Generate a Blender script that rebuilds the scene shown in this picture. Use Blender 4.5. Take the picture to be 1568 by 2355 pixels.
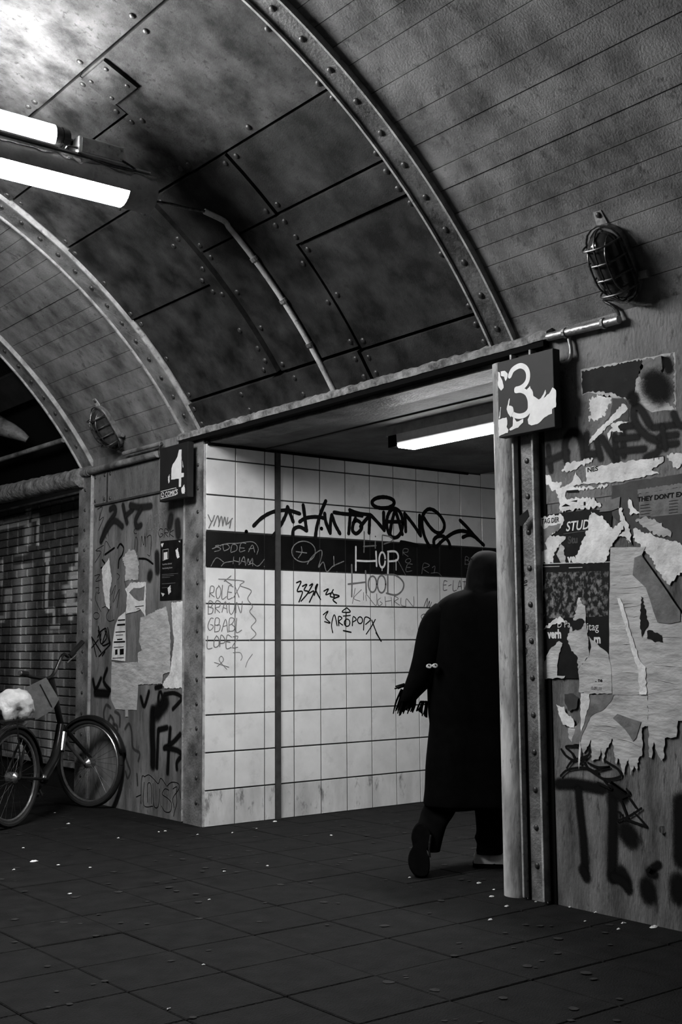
import bpy, bmesh, math, random
from mathutils import Vector, Matrix
random.seed(7)
for o in list(bpy.data.objects): bpy.data.objects.remove(o)
SC = bpy.context.scene
COL = SC.collection
# ---------------------------------------------------------------- camera, world, exposure
F_PX, YAW, PIT, ROL, CAM_H = 2717.5, math.radians(38.0996), math.radians(6.4725), math.radians(-0.4349), 1.25
fwd = Vector((math.sin(YAW)*math.cos(PIT), math.cos(YAW)*math.cos(PIT), math.sin(PIT)))
rgt = Vector((math.cos(YAW), -math.sin(YAW), 0)); up = rgt.cross(fwd)
r2 = rgt*math.cos(ROL)+up*math.sin(ROL); u2 = -rgt*math.sin(ROL)+up*math.cos(ROL)
CAM = Vector((0, 0, CAM_H))
cd = bpy.data.cameras.new('camera'); cd.sensor_fit = 'VERTICAL'; cd.sensor_height = 36; cd.lens = F_PX/2355*36
cd.clip_start = 0.05; cd.clip_end = 100
co = bpy.data.objects.new('camera', cd); COL.objects.link(co)
co.matrix_world = Matrix(((r2.x, u2.x, -fwd.x, CAM.x), (r2.y, u2.y, -fwd.y, CAM.y), (r2.z, u2.z, -fwd.z, CAM.z), (0, 0, 0, 1)))
SC.camera = co
w = bpy.data.worlds.new('night'); w.use_nodes = True; SC.world = w
w.node_tree.nodes['Background'].inputs[0].default_value = (0.5, 0.5, 0.5, 1)
w.node_tree.nodes['Background'].inputs[1].default_value = 0.02
vs = SC.view_settings
vs.view_transform = 'Standard'; vs.look = 'None'; vs.gamma = 1; vs.use_curve_mapping = False; vs.exposure = 0.0
TUBE, DIFF, PASS = 110.0, 145.0, 90.0      # what the lamps of the place give off (tube, trough diffuser, passage lamp)

# ---------------------------------------------------------------- helpers
def ray(px, py):
    return r2*((px-784)/F_PX) + u2*(-(py-1177.5)/F_PX) + fwd
def onx(px, py, X):
    d = ray(px, py); return CAM + d*((X-CAM.x)/d.x)
def ony(px, py, Y):
    d = ray(px, py); return CAM + d*((Y-CAM.y)/d.y)
def onz(px, py, Z):
    d = ray(px, py); return CAM + d*((Z-CAM.z)/d.z)
def seen(p, m=40):
    v = Vector(p)-CAM; c = v.dot(fwd)
    if c < 0.1: return False
    x = 784+F_PX*v.dot(r2)/c; y = 1177.5-F_PX*v.dot(u2)/c
    return -m < x < 1568+m and -m < y < 2355+m
VC, VR = Vector((1.2, 0.8)), 3.83        # vault: circle centre (x,z) and radius
WX, TY = 4.45, 7.23                      # tunnel wall plane, tiled passage wall plane
def vp(th, y, r=VR):
    t = math.radians(th); return Vector((VC.x+r*math.cos(t), y, VC.y+r*math.sin(t)))

def new(name, me, mat=None, parent=None):
    o = bpy.data.objects.new(name, me); COL.objects.link(o)
    if mat is not None and me is not None:
        if not me.materials: me.materials.append(mat)
    if parent: adopt(o, parent)
    return o
def adopt(o, parent):
    o.parent = parent
    if parent.type == 'EMPTY': o.matrix_parent_inverse = Matrix.Translation(-parent.location)
def mesh(name, V, Fc, mat, parent=None, smooth=False):
    me = bpy.data.meshes.new(name); me.from_pydata([tuple(v) for v in V], [], Fc); me.update()
    if smooth:
        for p in me.polygons: p.use_smooth = True
    return new(name, me, mat, parent)
def empty(name, loc=(0, 0, 0)):
    o = bpy.data.objects.new(name, None); o.location = loc; o.empty_display_size = .1; COL.objects.link(o); return o
def tag(o, label=None, cat=None, group=None, kind=None):
    if label: o['label'] = label
    if cat: o['category'] = cat
    if group: o['group'] = group
    if kind: o['kind'] = kind
    return o
class MB:
    def __init__(s): s.V = []; s.F = []
    def add(s, V, Fc):
        n = len(s.V); s.V += [tuple(v) for v in V]; s.F += [tuple(i+n for i in f) for f in Fc]; return s
    def box(s, x0, x1, y0, y1, z0, z1):
        return s.add([(x, y, z) for z in (z0, z1) for y in (y0, y1) for x in (x0, x1)],
                     [(0, 2, 3, 1), (4, 5, 7, 6), (0, 1, 5, 4), (2, 6, 7, 3), (0, 4, 6, 2), (1, 3, 7, 5)])
    def bar(s, a, b, wd, ht, upv=(0, 0, 1)):
        a, b = Vector(a), Vector(b); d = (b-a).normalized(); sd = d.cross(Vector(upv)).normalized(); uu = sd.cross(d)
        V = [p+sd*(i*wd/2)+uu*(j*ht/2) for p in (a, b) for i, j in ((-1, -1), (1, -1), (1, 1), (-1, 1))]
        return s.add(V, [(0, 3, 2, 1), (4, 5, 6, 7), (0, 1, 5, 4), (1, 2, 6, 5), (2, 3, 7, 6), (3, 0, 4, 7)])
    def tube(s, pts, r, n=8, cap=True):
        pts = [Vector(p) for p in pts]; rs = r if isinstance(r, (list, tuple)) else [r]*len(pts)
        V = []; prev = None
        for i, p in enumerate(pts):
            d = (pts[min(i+1, len(pts)-1)]-pts[max(i-1, 0)]).normalized()
            if prev is None:
                a = Vector((0, 0, 1)) if abs(d.z) < .9 else Vector((1, 0, 0)); e1 = d.cross(a).normalized()
            else:
                e1 = (prev-d*prev.dot(d)).normalized()
            prev = e1; e2 = d.cross(e1)
            for k in range(n):
                t = 2*math.pi*k/n; V.append(p+(e1*math.cos(t)+e2*math.sin(t))*rs[i])
        Fc = []
        for i in range(len(pts)-1):
            for k in range(n):
                a, b = i*n+k, i*n+(k+1) % n; Fc.append((a, b, b+n, a+n))
        if cap: Fc += [tuple(range(n-1, -1, -1)), tuple((len(pts)-1)*n+k for k in range(n))]
        return s.add(V, Fc)
    def loft(s, rings, cap=True):
        n = len(rings[0]); V = [p for r in rings for p in r]; Fc = []
        for i in range(len(rings)-1):
            for k in range(n):
                a, b = i*n+k, i*n+(k+1) % n; Fc.append((a, b, b+n, a+n))
        if cap: Fc += [tuple(range(n-1, -1, -1)), tuple((len(rings)-1)*n+k for k in range(n))]
        return s.add(V, Fc)
    def build(s, name, mat, parent=None, smooth=False):
        o = mesh(name, s.V, s.F, mat, parent)
        if smooth:
            me = o.data
            for p in me.polygons: p.use_smooth = len(p.vertices) == 4
            if hasattr(me, 'set_sharp_from_angle'): me.set_sharp_from_angle(angle=math.radians(45))
        return o
def box(name, x0, x1, y0, y1, z0, z1, mat, parent=None, bev=0):
    o = MB().box(x0, x1, y0, y1, z0, z1).build(name, mat, parent)
    if bev:
        bm = bmesh.new(); bm.from_mesh(o.data)
        bmesh.ops.bevel(bm, geom=bm.edges[:], offset=bev, segments=2, affect='EDGES', profile=.5); bm.to_mesh(o.data); bm.free()
    return o
def cr(pts, sub=5, closed=False):
    """Catmull-Rom through 2D/3D points"""
    P = [Vector(p) for p in pts]
    if len(P) < 3: return P
    n = len(P); out = []
    for i in range(n if closed else n-1):
        if closed: a, b, c, d = P[i-1], P[i], P[(i+1) % n], P[(i+2) % n]
        else: a, b, c, d = P[max(i-1, 0)], P[i], P[i+1], P[min(i+2, n-1)]
        for k in range(sub):
            t = k/sub
            out.append(.5*((2*b)+(c-a)*t+(2*a-5*b+4*c-d)*t*t+(3*b-a-3*c+d)*t**3))
    out.append(P[0].copy() if closed else P[-1]); return out

# ---------------------------------------------------------------- materials (all procedural, black-and-white place)
def nd(nt, t, **k):
    n = nt.nodes.new(t)
    for a, v in k.items(): setattr(n, a, v)
    return n
def mat(name, c0, c1=None, scale=3.0, rough=.7, bump=0.0, bscale=40.0, stretch=(1, 1, 1), spec=.5, metal=0.0, detail=6, lo=.35, hi=.65, spots=0.0, spscale=30, spcol=.02, coat=0):
    m = bpy.data.materials.new(name); m.use_nodes = True; nt = m.node_tree; B = nt.nodes['Principled BSDF']
    g = nd(nt, 'ShaderNodeNewGeometry'); mp = nd(nt, 'ShaderNodeMapping'); mp.inputs['Scale'].default_value = stretch
    nt.links.new(g.outputs['Position'], mp.inputs['Vector'])
    c1 = c0 if c1 is None else c1
    n1 = nd(nt, 'ShaderNodeTexNoise'); n1.inputs['Scale'].default_value = scale; n1.inputs['Detail'].default_value = detail; n1.inputs['Roughness'].default_value = .62
    nt.links.new(mp.outputs[0], n1.inputs['Vector'])
    rp = nd(nt, 'ShaderNodeValToRGB'); rp.color_ramp.elements[0].position = lo; rp.color_ramp.elements[1].position = hi
    rp.color_ramp.elements[0].color = (c0, c0, c0, 1); rp.color_ramp.elements[1].color = (c1, c1, c1, 1)
    nt.links.new(n1.outputs[0], rp.inputs[0]); out = rp.outputs[0]
    if spots:
        n2 = nd(nt, 'ShaderNodeTexNoise'); n2.inputs['Scale'].default_value = spscale; n2.inputs['Detail'].default_value = 8; n2.inputs['Roughness'].default_value = .7
        nt.links.new(mp.outputs[0], n2.inputs['Vector'])
        r3 = nd(nt, 'ShaderNodeValToRGB'); r3.color_ramp.elements[0].position = .56; r3.color_ramp.elements[1].position = .66
        r3.color_ramp.elements[0].color = (0, 0, 0, 1); r3.color_ramp.elements[1].color = (spots,)*3+(1,)
        nt.links.new(n2.outputs[0], r3.inputs[0])
        mx = nd(nt, 'ShaderNodeMix', data_type='RGBA'); mx.inputs[7].default_value = (spcol,)*3+(1,)
        nt.links.new(r3.outputs[0], mx.inputs[0]); nt.links.new(out, mx.inputs[6]); out = mx.outputs[2]
    nt.links.new(out, B.inputs['Base Color'])
    B.inputs['Roughness'].default_value = rough; B.inputs['Metallic'].default_value = metal
    B.inputs['Specular IOR Level'].default_value = spec; B.inputs['Coat Weight'].default_value = coat
    if bump:
        n3 = nd(nt, 'ShaderNodeTexNoise'); n3.inputs['Scale'].default_value = bscale; n3.inputs['Detail'].default_value = 7
        nt.links.new(mp.outputs[0], n3.inputs['Vector'])
        bp = nd(nt, 'ShaderNodeBump'); bp.inputs['Strength'].default_value = bump; bp.inputs['Distance'].default_value = .02
        nt.links.new(n3.outputs[0], bp.inputs['Height']); nt.links.new(bp.outputs[0], B.inputs['Normal'])
    return m
def emit(name, s):
    m = bpy.data.materials.new(name); m.use_nodes = True; nt = m.node_tree; nt.nodes.clear()
    e = nd(nt, 'ShaderNodeEmission'); e.inputs[0].default_value = (1, 1, 1, 1); e.inputs[1].default_value = s
    o = nd(nt, 'ShaderNodeOutputMaterial'); nt.links.new(e.outputs[0], o.inputs[0]); return m
def spray(name, c, dens=1.0):
    """soft edged spray paint: thins out towards the edge of the stroke (attribute d)"""
    m = bpy.data.materials.new(name); m.use_nodes = True; nt = m.node_tree; B = nt.nodes['Principled BSDF']
    B.inputs['Base Color'].default_value = (c, c, c, 1); B.inputs['Roughness'].default_value = .8; B.inputs['Specular IOR Level'].default_value = .12
    at = nd(nt, 'ShaderNodeAttribute', attribute_name='d'); g = nd(nt, 'ShaderNodeNewGeometry')
    n = nd(nt, 'ShaderNodeTexNoise'); n.inputs['Scale'].default_value = 260; n.inputs['Detail'].default_value = 2
    nt.links.new(g.outputs['Position'], n.inputs['Vector'])
    ad = nd(nt, 'ShaderNodeMath', operation='MULTIPLY_ADD'); ad.inputs[1].default_value = .5; ad.inputs[2].default_value = -.25
    nt.links.new(n.outputs[0], ad.inputs[0])
    a2 = nd(nt, 'ShaderNodeMath', operation='ADD'); nt.links.new(at.outputs['Fac'], a2.inputs[0]); nt.links.new(ad.outputs[0], a2.inputs[1])
    mr = nd(nt, 'ShaderNodeMapRange', interpolation_type='SMOOTHSTEP'); mr.inputs[1].default_value = .12; mr.inputs[2].default_value = .9; mr.inputs[4].default_value = dens
    nt.links.new(a2.outputs[0], mr.inputs[0]); nt.links.new(mr.outputs[0], B.inputs['Alpha']); return m

M = {}
M['concrete'] = mat('board_marked_concrete', .05, .27, 3.4, .9, .3, 90, (1, 1.1, 1.0), lo=.30, hi=.68, detail=10, spots=.7, spscale=11, spcol=.06, spec=.2)
M['concrete_wall'] = mat('concrete_wall', .08, .21, 3.0, .85, .45, 70, (1, 1, .5), spots=.75, spscale=20, spcol=.04)
M['wall_low'] = mat('stained_wall_panel', .045, .21, 4.5, .8, .4, 60, (1, 1.8, .5), lo=.32, hi=.68, spots=.8, spscale=13, spcol=.025, spec=.2)
M['pier'] = mat('painted_pier', .08, .22, 4.0, .7, .3, 50, (1, 2, .5), spots=.6, spscale=14, spcol=.03)
M['plate_light'] = mat('pale_steel_plate', .010, .105, 4.6, .75, .2, 110, lo=.36, hi=.66, detail=10, spots=.85, spscale=24, spcol=.02, spec=.25)
M['plate_mid'] = mat('mid_grey_steel_plate', .007, .075, 4.4, .75, .2, 110, lo=.36, hi=.66, detail=10, spots=.8, spscale=24, spcol=.012, spec=.25)
M['plate'] = mat('dark_steel_plate', .003, .046, 4.4, .7, .25, 110, lo=.38, hi=.68, detail=10, spots=.75, spscale=22, spcol=.012, spec=.3)
M['seam'] = mat('seam_black', .003, rough=.9, spec=.1)
M['rib'] = mat('rib_steel', .06, .26, 5, .55, .35, 60, spots=.6, spscale=22, spcol=.03)
M['ribdark'] = mat('rib_steel_dark', .015, .14, 5, .55, .35, 60, spots=.6, spscale=22, spcol=.01)  # darker tone of the same rib steel
M['edge'] = mat('flange_edge_paint', .22, .45, 12, .5, .25, 60, spots=.7, spscale=26, spcol=.05)
M['rivet'] = mat('rivet_steel', .015, .05, 30, .4)
M['post'] = mat('worn_jamb_steel', .20, .55, 9, .5, .25, 60, (1, 1, .3), spots=.8, spscale=22, spcol=.04)
M['tile'] = mat('white_glazed_tile', .60, .70, 4, .17, .05, 9, spots=.18, spscale=7, spcol=.25)
M['tiledirty'] = mat('white_tile_dirty', .40, .68, 3.5, .22, .05, 9, (1, 1, .4), spots=.75, spscale=11, spcol=.10)
M['tileblack'] = mat('black_glazed_tile', .004, .008, 6, .14)
M['grout'] = mat('dark_grout', .012, .03, 30, .9)
M['slab'] = mat('dark_paving_slab', .0042, .0105, 9, .85, .5, 120, spots=.4, spscale=60, spcol=.004, spec=.14)
M['joint'] = mat('paving_joint', .006, rough=.95)
M['gum'] = mat('trodden_gum', .012, .03, 60, .85, spec=.2)
M['scrap'] = mat('paper_scrap', .55, .75, 40, .8)
M['ceil'] = mat('passage_ceiling', .05, .12, 3, .8, .3, 40, spots=.4, spscale=14, spcol=.05)
M['black'] = mat('black_paint', .003, .006, 20, .7, spec=.15)
M['marker'] = mat('black_marker', .003, rough=.7, spec=.12)
M['greymark'] = mat('grey_marker', .10, .16, 30, .6)
M['silver'] = mat('white_marker', .55, .7, 30, .6)
M['dimsilver'] = mat('faded_white_marker', .07, .22, 40, .6)
M['paper'] = mat('white_poster_paper', .55, .82, 10, .85, .5, 22, spots=.3, spscale=30, spcol=.2)
M['paperg'] = mat('grey_poster_paper', .34, .52, 9, .85, .6, 16, (1, .6, 1.6), spots=.25, spscale=30, spcol=.12)
M['paperd'] = mat('dull_poster_paper', .10, .2, 9, .85, .4, 22)
M['posterblack'] = mat('black_poster', .003, .009, 14, .7, spots=.3, spscale=18, spcol=.03, spec=.15)
M['posterdark'] = mat('dark_grey_poster', .018, .045, 10, .75, spots=.4, spscale=22, spcol=.015)
M['crowd'] = mat('crowd_photo_print', .004, .26, 34, .7, stretch=(1, 1.1, .9), detail=2.5, lo=.47, hi=.72, spec=.2)
M['signface'] = mat('sign_face', .010, .015, 6, .6, spec=.25)
M['print'] = mat('white_print', .62, .72, 20, .5)
M['metal'] = mat('conduit_metal', .20, .42, 10, .38, .2, 60, metal=.6, spots=.6, spscale=30, spcol=.05)
M['conduit'] = mat('painted_conduit', .4, .7, 10, .45, .2, 60, spots=.7, spscale=24, spcol=.06)
M['wire'] = mat('dark_wire', .02, .09, 50, .35, metal=.6)
M['lampbase'] = mat('lamp_base', .06, .18, 20, .5)
M['lampglass'] = mat('dusty_lamp_glass', .02, .05, 14, .12)
M['housing'] = mat('luminaire_housing', .25, .45, 8, .5, .1, 30, spots=.4, spscale=16, spcol=.06)
M['boxgrey'] = mat('ballast_box', .5, .65, 10, .5)
M['coat'] = mat('black_coat', .0012, .0025, 20, .95, spec=.04)
M['hair'] = mat('dark_hood', .0015, .004, 30, .9, spec=.06)
M['sole'] = mat('shoe_sole', .0012, .003, 30, .9, spec=.06)
M['shoewhite'] = mat('white_shoe_upper', .40, .55, 30, .7)
M['skin'] = mat('skin', .25, .3, 20, .6)
M['bikeblack'] = mat('bike_black', .006, .012, 20, .25)
M['tyre'] = mat('tyre', .006, .01, 30, .75)
M['chrome'] = mat('bike_chrome', .3, .5, 30, .3, metal=.9)
M['bag'] = mat('grey_bag', .06, .11, 12, .8, .3, 30)
M['plastic'] = mat('white_plastic_bag', .35, .6, 9, .5, .7, 14)
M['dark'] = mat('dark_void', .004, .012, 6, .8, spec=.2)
M['left'] = mat('far_side_concrete', .12, .2, 3, .85)
M['gutter'] = mat('rough_plaster_edge', .05, .30, 14, .85, .8, 30)
E_TUBE, E_DIFF, E_PASS = emit('lit_tube', TUBE), emit('lit_diffuser', DIFF), emit('lit_passage_cover', PASS)
SPR, SPR2, SPR3 = spray('black_spray', .003), spray('grey_spray', .016, .97), spray('faint_spray', .03, .6)
# brick with a mural of pipes painted on it
def brick_mat():
    m = mat('painted_brick', .04, .085, 14, .7, .4, 60); nt = m.node_tree; B = nt.nodes['Principled BSDF']
    base = B.inputs['Base Color'].links[0].from_socket
    g = nd(nt, 'ShaderNodeNewGeometry'); sp = nd(nt, 'ShaderNodeSeparateXYZ'); nt.links.new(g.outputs['Position'], sp.inputs[0])
    acc = None
    def M2(op, a, b=None, c=None):
        n = nd(nt, 'ShaderNodeMath', operation=op)
        for i, v in enumerate((a, b, c)):
            if v is None: continue
            if isinstance(v, (int, float)): n.inputs[i].default_value = v
            else: nt.links.new(v, n.inputs[i])
        return n.outputs[0]
    def band(sock, c, half, soft):
        d = M2('ABSOLUTE', M2('SUBTRACT', sock, c)); mr = nd(nt, 'ShaderNodeMapRange', interpolation_type='SMOOTHSTEP')
        mr.inputs[1].default_value = half; mr.inputs[2].default_value = half+soft; mr.inputs[3].default_value = 1; mr.inputs[4].default_value = 0
        nt.links.new(d, mr.inputs[0]); return mr.outputs[0]
    for (x0, y0, x1, y1, v, sf) in BRICK_PAINT:
        a, b = onx(x0, (y0+y1)/2, 4.75), onx(x1, (y0+y1)/2, 4.75); xm = (x0+x1)/2
        t, bt = onx(xm, y0, 4.75), onx(xm, y1, 4.75)
        s = M2('MULTIPLY', M2('MULTIPLY', band(sp.outputs[1], (a.y+b.y)/2, abs(a.y-b.y)*(.5-sf*.45), abs(a.y-b.y)*sf), band(sp.outputs[2], (t.z+bt.z)/2, abs(t.z-bt.z)/2, .02)), v)
        acc = s if acc is None else M2('MAXIMUM', acc, s)
    mx = nd(nt, 'ShaderNodeMix', data_type='RGBA'); mx.inputs[7].default_value = (.62, .62, .62, 1)
    nt.links.new(acc, mx.inputs[0]); nt.links.new(base, mx.inputs[6]); nt.links.new(mx.outputs[2], B.inputs['Base Color']); return m
BRICK_PAINT = [(58, 1150, 74, 1162, .9, .4), (60, 1172, 72, 1190, .7, .4), (57, 1206, 72, 1254, .6, .6), (0, 1192, 66, 1210, .62, .1), (74, 1184, 90, 1196, .8, .3), (85, 1188, 91, 1252, .7, .4),
               (36, 1258, 62, 1276, .35, .5), (35, 1300, 66, 1740, .55, .9), (42, 1300, 55, 1740, .75, .9), (103, 1272, 115, 1290, .9, .5), (105, 1290, 112, 1402, .8, .4), (106, 1399, 127, 1407, .8, .2),
               (122, 1405, 128, 1436, .8, .4), (116, 1438, 136, 1444, .6, .3), (100, 1452, 148, 1738, .22, .4), (112, 1452, 120, 1738, .5, .6), (160, 1305, 183, 1325, .6, .3), (160, 1325, 183, 1345, .85, .5),
               (147, 1346, 183, 1362, .7, .4), (152, 1364, 172, 1386, .75, .5), (147, 1388, 180, 1408, .8, .4), (158, 1408, 168, 1424, .7, .5), (174, 1262, 184, 1300, .6, .4), (12, 1356, 26, 1380, .6, .4), (10, 1380, 24, 1420, .4, .5),
               (0, 1290, 8, 1345, .4, .5), (0, 1418, 12, 1430, .5, .3), (62, 1620, 84, 1735, .3, .9)]
M['brick'] = brick_mat()

# ---------------------------------------------------------------- flat paint / paper builders
class Plane:
    """a wall plane: X-plane (faces -x) or Y-plane (faces -y)"""
    def __init__(s, ax, val): s.ax = ax; s.val = val
    def px(s, p, off=0.0):
        return onx(p[0], p[1], s.val-off) if s.ax == 'x' else ony(p[0], p[1], s.val-off)
    def uv(s, P): return Vector((-P.y, P.z)) if s.ax == 'x' else Vector((P.x, P.z))
    def pt(s, u, off): return Vector((s.val-off, -u[0], u[1])) if s.ax == 'x' else Vector((u[0], s.val-off, u[1]))
    def n(s): return Vector((-1, 0, 0)) if s.ax == 'x' else Vector((0, -1, 0))
WALL, TILE = Plane('x', WX), Plane('y', TY)
def crop(ox, oy, s): return lambda p: (ox+p[0]/s, oy+p[1]/s)
def ribbon(mb, pl, uv, wd, off, jit=0.0):
    """hard edged stroke along 2D plane points, round ends"""
    n = len(uv)
    if n == 1 or (n == 2 and (uv[0]-uv[1]).length < 1e-5):
        c = uv[0]; k = 10
        mb.add([pl.pt(c+Vector((math.cos(6.2832*i/k), math.sin(6.2832*i/k)))*wd/2, off) for i in range(k)], [tuple(range(k))]); return
    V = []
    for i in range(n):
        d = (uv[min(i+1, n-1)]-uv[max(i-1, 0)])
        if d.length < 1e-7: d = Vector((1, 0))
        d.normalize(); nn = Vector((-d.y, d.x)); h = wd/2*(1+random.uniform(-jit, jit))
        V += [pl.pt(uv[i]+nn*h, off), pl.pt(uv[i]-nn*h, off)]
    mb.add(V, [(2*i, 2*i+1, 2*i+3, 2*i+2) for i in range(n-1)])
    for c in (uv[0], uv[-1]):
        k = 8; mb.add([pl.pt(c+Vector((math.cos(6.2832*i/k), math.sin(6.2832*i/k)))*wd/2, off+.0001) for i in range(k)], [tuple(range(k))])
def strokes(name, pl, cv, lst, wpx, material, parent, off=.0016, label=None, sub=5, jit=.08):
    """lst of pixel polylines (crop coords); wpx stroke width in photo pixels at the plane"""
    mb = MB()
    for st in lst:
        ww = wpx
        if isinstance(st[0], (int, float)): ww = st[0]; st = st[1:]
        P = [cv(p) for p in st]; a = pl.px(P[0]); px2 = (P[0][0], P[0][1]+10); sc = (pl.px(px2)-a).length/10
        uv = [pl.uv(pl.px(p)) for p in P]; uv = cr(uv, sub) if len(uv) > 2 else uv
        ribbon(mb, pl, uv, ww*sc, off, jit); off += .00001
    o = mb.build(name, material, parent)
    if label: o['label'] = label
    return o
def softstrokes(name, pl, cv, lst, material, parent, off=.002, label=None):
    """spray strokes: (width_px, p, p, ...) fading at the rim"""
    V = []; Fc = []; D = []; lay = (-1, -.72, -.4, 0, .4, .72, 1); dv = (0, .3, .75, 1, .75, .3, 0)
    for st in lst:
        ww = st[0]; P = [cv(p) for p in st[1:]]
        if len(P) == 1: P = [P[0], (P[0][0]+.5, P[0][1]+.5)]
        a = pl.px(P[0]); sc = (pl.px((P[0][0], P[0][1]+10))-a).length/10; h = ww*sc*.86
        uv = [pl.uv(pl.px(p)) for p in P]; uv = cr(uv, 5)
        d0 = (uv[1]-uv[0]).normalized(); d1 = (uv[-1]-uv[-2]).normalized()
        rows = [(uv[0]-d0*h*f, g, d0, w_) for f, g, w_ in ((1, 0, .35), (.72, .3, .7), (.4, .75, .93))] + [(uv[i], 1, None, 1) for i in range(len(uv))] + [(uv[-1]+d1*h*f, g, d1, w_) for f, g, w_ in ((.4, .75, .93), (.72, .3, .7), (1, 0, .35))]
        b = len(V); n = len(uv)
        for i, (c, g, d, w_) in enumerate(rows):
            if d is None:
                j = i-3; d = uv[min(j+1, n-1)]-uv[max(j-1, 0)]
                d = d.normalized() if d.length > 1e-7 else d0
            nn = Vector((-d.y, d.x))
            for l, q in zip(lay, dv): V.append(pl.pt(c+nn*h*l*w_, off)); D.append(q*g)
        for i in range(len(rows)-1):
            for k in range(6):
                q = b+i*7+k; Fc.append((q, q+1, q+8, q+7))
        off += .00004
    me = bpy.data.meshes.new(name); me.from_pydata([tuple(v) for v in V], [], Fc)
    at = me.attributes.new('d', 'FLOAT', 'POINT'); at.data.foreach_set('value', D); me.update()
    o = new(name, me, material, parent)
    if label: o['label'] = label
    return o
def ragged(uv, amp, step):
    out = []; n = len(uv)
    if amp >= .003: amp *= 1.35; step *= .45
    for i in range(n):
        a, b = uv[i], uv[(i+1) % n]; L = (b-a).length; k = max(1, int(L/step)); d = (b-a); nn = Vector((-d.y, d.x)).normalized() if L > 1e-6 else Vector((0, 0))
        for j in range(k):
            out.append(a+d*(j/k)+nn*(random.uniform(-amp, amp) if j else 0))
    return out
def sheet(name, pl, cv, pts, material, parent=None, off=.003, th=.0012, amp=.0, step=.02, label=None, straight=()):
    """a paper / paint patch of real thickness, outline from pixels of the wall it is stuck on"""
    uv = [pl.uv(pl.px(cv(p))) for p in pts]
    if amp: uv = ragged(uv, amp, step)
    bm = bmesh.new(); vs_ = [bm.verts.new(pl.pt(u, off)) for u in uv]; f = bm.faces.new(vs_)
    r = bmesh.ops.extrude_face_region(bm, geom=[f]); nv = [g for g in r['geom'] if isinstance(g, bmesh.types.BMVert)]
    bmesh.ops.translate(bm, verts=nv, vec=pl.n()*th)
    bmesh.ops.triangulate(bm, faces=bm.faces[:], ngon_method='EAR_CLIP')
    bmesh.ops.recalc_face_normals(bm, faces=bm.faces[:])
    me = bpy.data.meshes.new(name); bm.to_mesh(me); bm.free()
    o = new(name, me, material, parent)
    if label: o['label'] = label
    return o
def lettering(name, body, pl, px0, hpx, material, parent, off, bold=0.0, slant=0.0, squeeze=1.0, label=None):
    """flat print in the built-in font; px0 = pixel of the baseline start, hpx = cap height in pixels"""
    cu = bpy.data.curves.new('t', 'FONT'); cu.body = body; cu.size = 1; cu.offset = bold; cu.shear = slant; cu.resolution_u = 3
    ob = bpy.data.objects.new('t', cu); COL.objects.link(ob); dg = bpy.context.evaluated_depsgraph_get()
    me = bpy.data.meshes.new_from_object(ob.evaluated_get(dg)); bpy.data.objects.remove(ob); bpy.data.curves.remove(cu)
    a = pl.px(px0); hh = (pl.px((px0[0], px0[1]-hpx))-a).length; s = hh/.69; u0 = pl.uv(a)
    for v in me.vertices:
        v.co = pl.pt((u0.x+v.co.x*s*squeeze, u0.y+v.co.y*s), off)
    me.name = name; me.materials.clear(); o = new(name, me, material, parent)
    if label: o['label'] = label
    return o
GLY = {'A': [[(0, 0), (.5, 1), (1, 0)], [(.2, .4), (.8, .4)]], 'B': [[(0, 0), (0, 1), (.7, .9), (.6, .55), (0, .5)], [(.3, .52), (.9, .35), (.7, .05), (0, 0)]], 'C': [[(.9, .85), (.4, 1), (0, .5), (.4, 0), (.9, .15)]],
       'D': [[(0, 0), (0, 1), (.8, .8), (.8, .2), (0, 0)]], 'E': [[(.9, 1), (.1, 1), (0, 0), (.9, 0)], [(.05, .5), (.7, .5)]], 'F': [[(.9, 1), (.1, 1), (0, 0)], [(.05, .5), (.7, .5)]],
       'G': [[(.9, .9), (.4, 1), (0, .5), (.4, 0), (.9, .2), (.9, .45), (.5, .45)]], 'H': [[(0, 0), (.05, 1)], [(0, .5), (1, .5)], [(.95, 1), (1, 0)]], 'I': [[(.4, 0), (.5, 1)]], 'K': [[(0, 0), (0, 1)], [(.9, 1), (0, .45), (.9, 0)]],
       'L': [[(0, 1), (0, 0), (.9, .05)]], 'M': [[(0, 0), (.15, 1), (.5, .3), (.85, 1), (1, 0)]], 'N': [[(0, 0), (.05, 1), (.9, 0), (1, 1)]], 'O': [[(.5, 1), (.05, .7), (.1, .2), (.5, 0), (.95, .3), (.9, .8), (.5, 1)]],
       'P': [[(0, 0), (.05, 1), (.8, .9), (.8, .55), (.05, .45)]], 'R': [[(0, 0), (.05, 1), (.8, .9), (.75, .55), (.1, .48), (.9, 0)]], 'S': [[(.9, .9), (.4, 1), (.1, .75), (.8, .35), (.6, 0), (.05, .1)]],
       'T': [[(0, 1), (1, 1)], [(.5, 1), (.5, 0)]], 'U': [[(0, 1), (.05, .2), (.5, 0), (.95, .25), (1, 1)]], 'V': [[(0, 1), (.5, 0), (1, 1)]], 'W': [[(0, 1), (.25, 0), (.5, .7), (.75, 0), (1, 1)]], 'X': [[(0, 0), (1, 1)], [(0, 1), (1, 0)]],
       'Y': [[(0, 1), (.5, .5), (1, 1)], [(.5, .5), (.35, 0)]], 'Z': [[(0, 1), (.95, 1), (0, 0), (1, .05)]], '1': [[(.1, .7), (.5, 1), (.5, 0)]], '2': [[(.05, .8), (.5, 1), (.9, .75), (0, 0), (1, .02)]], '-': [[(.1, .5), (.8, .5)]], '!': [[(.5, 1), (.45, .3)], [(.44, .06), (.46, .04)]],
       '6': [[(.8, 1), (.2, .6), (.1, .2), (.5, 0), (.9, .25), (.5, .5), (.15, .3)]], '+': [[(0, .5), (1, .5)], [(.5, 0), (.5, 1)]]}
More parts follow.
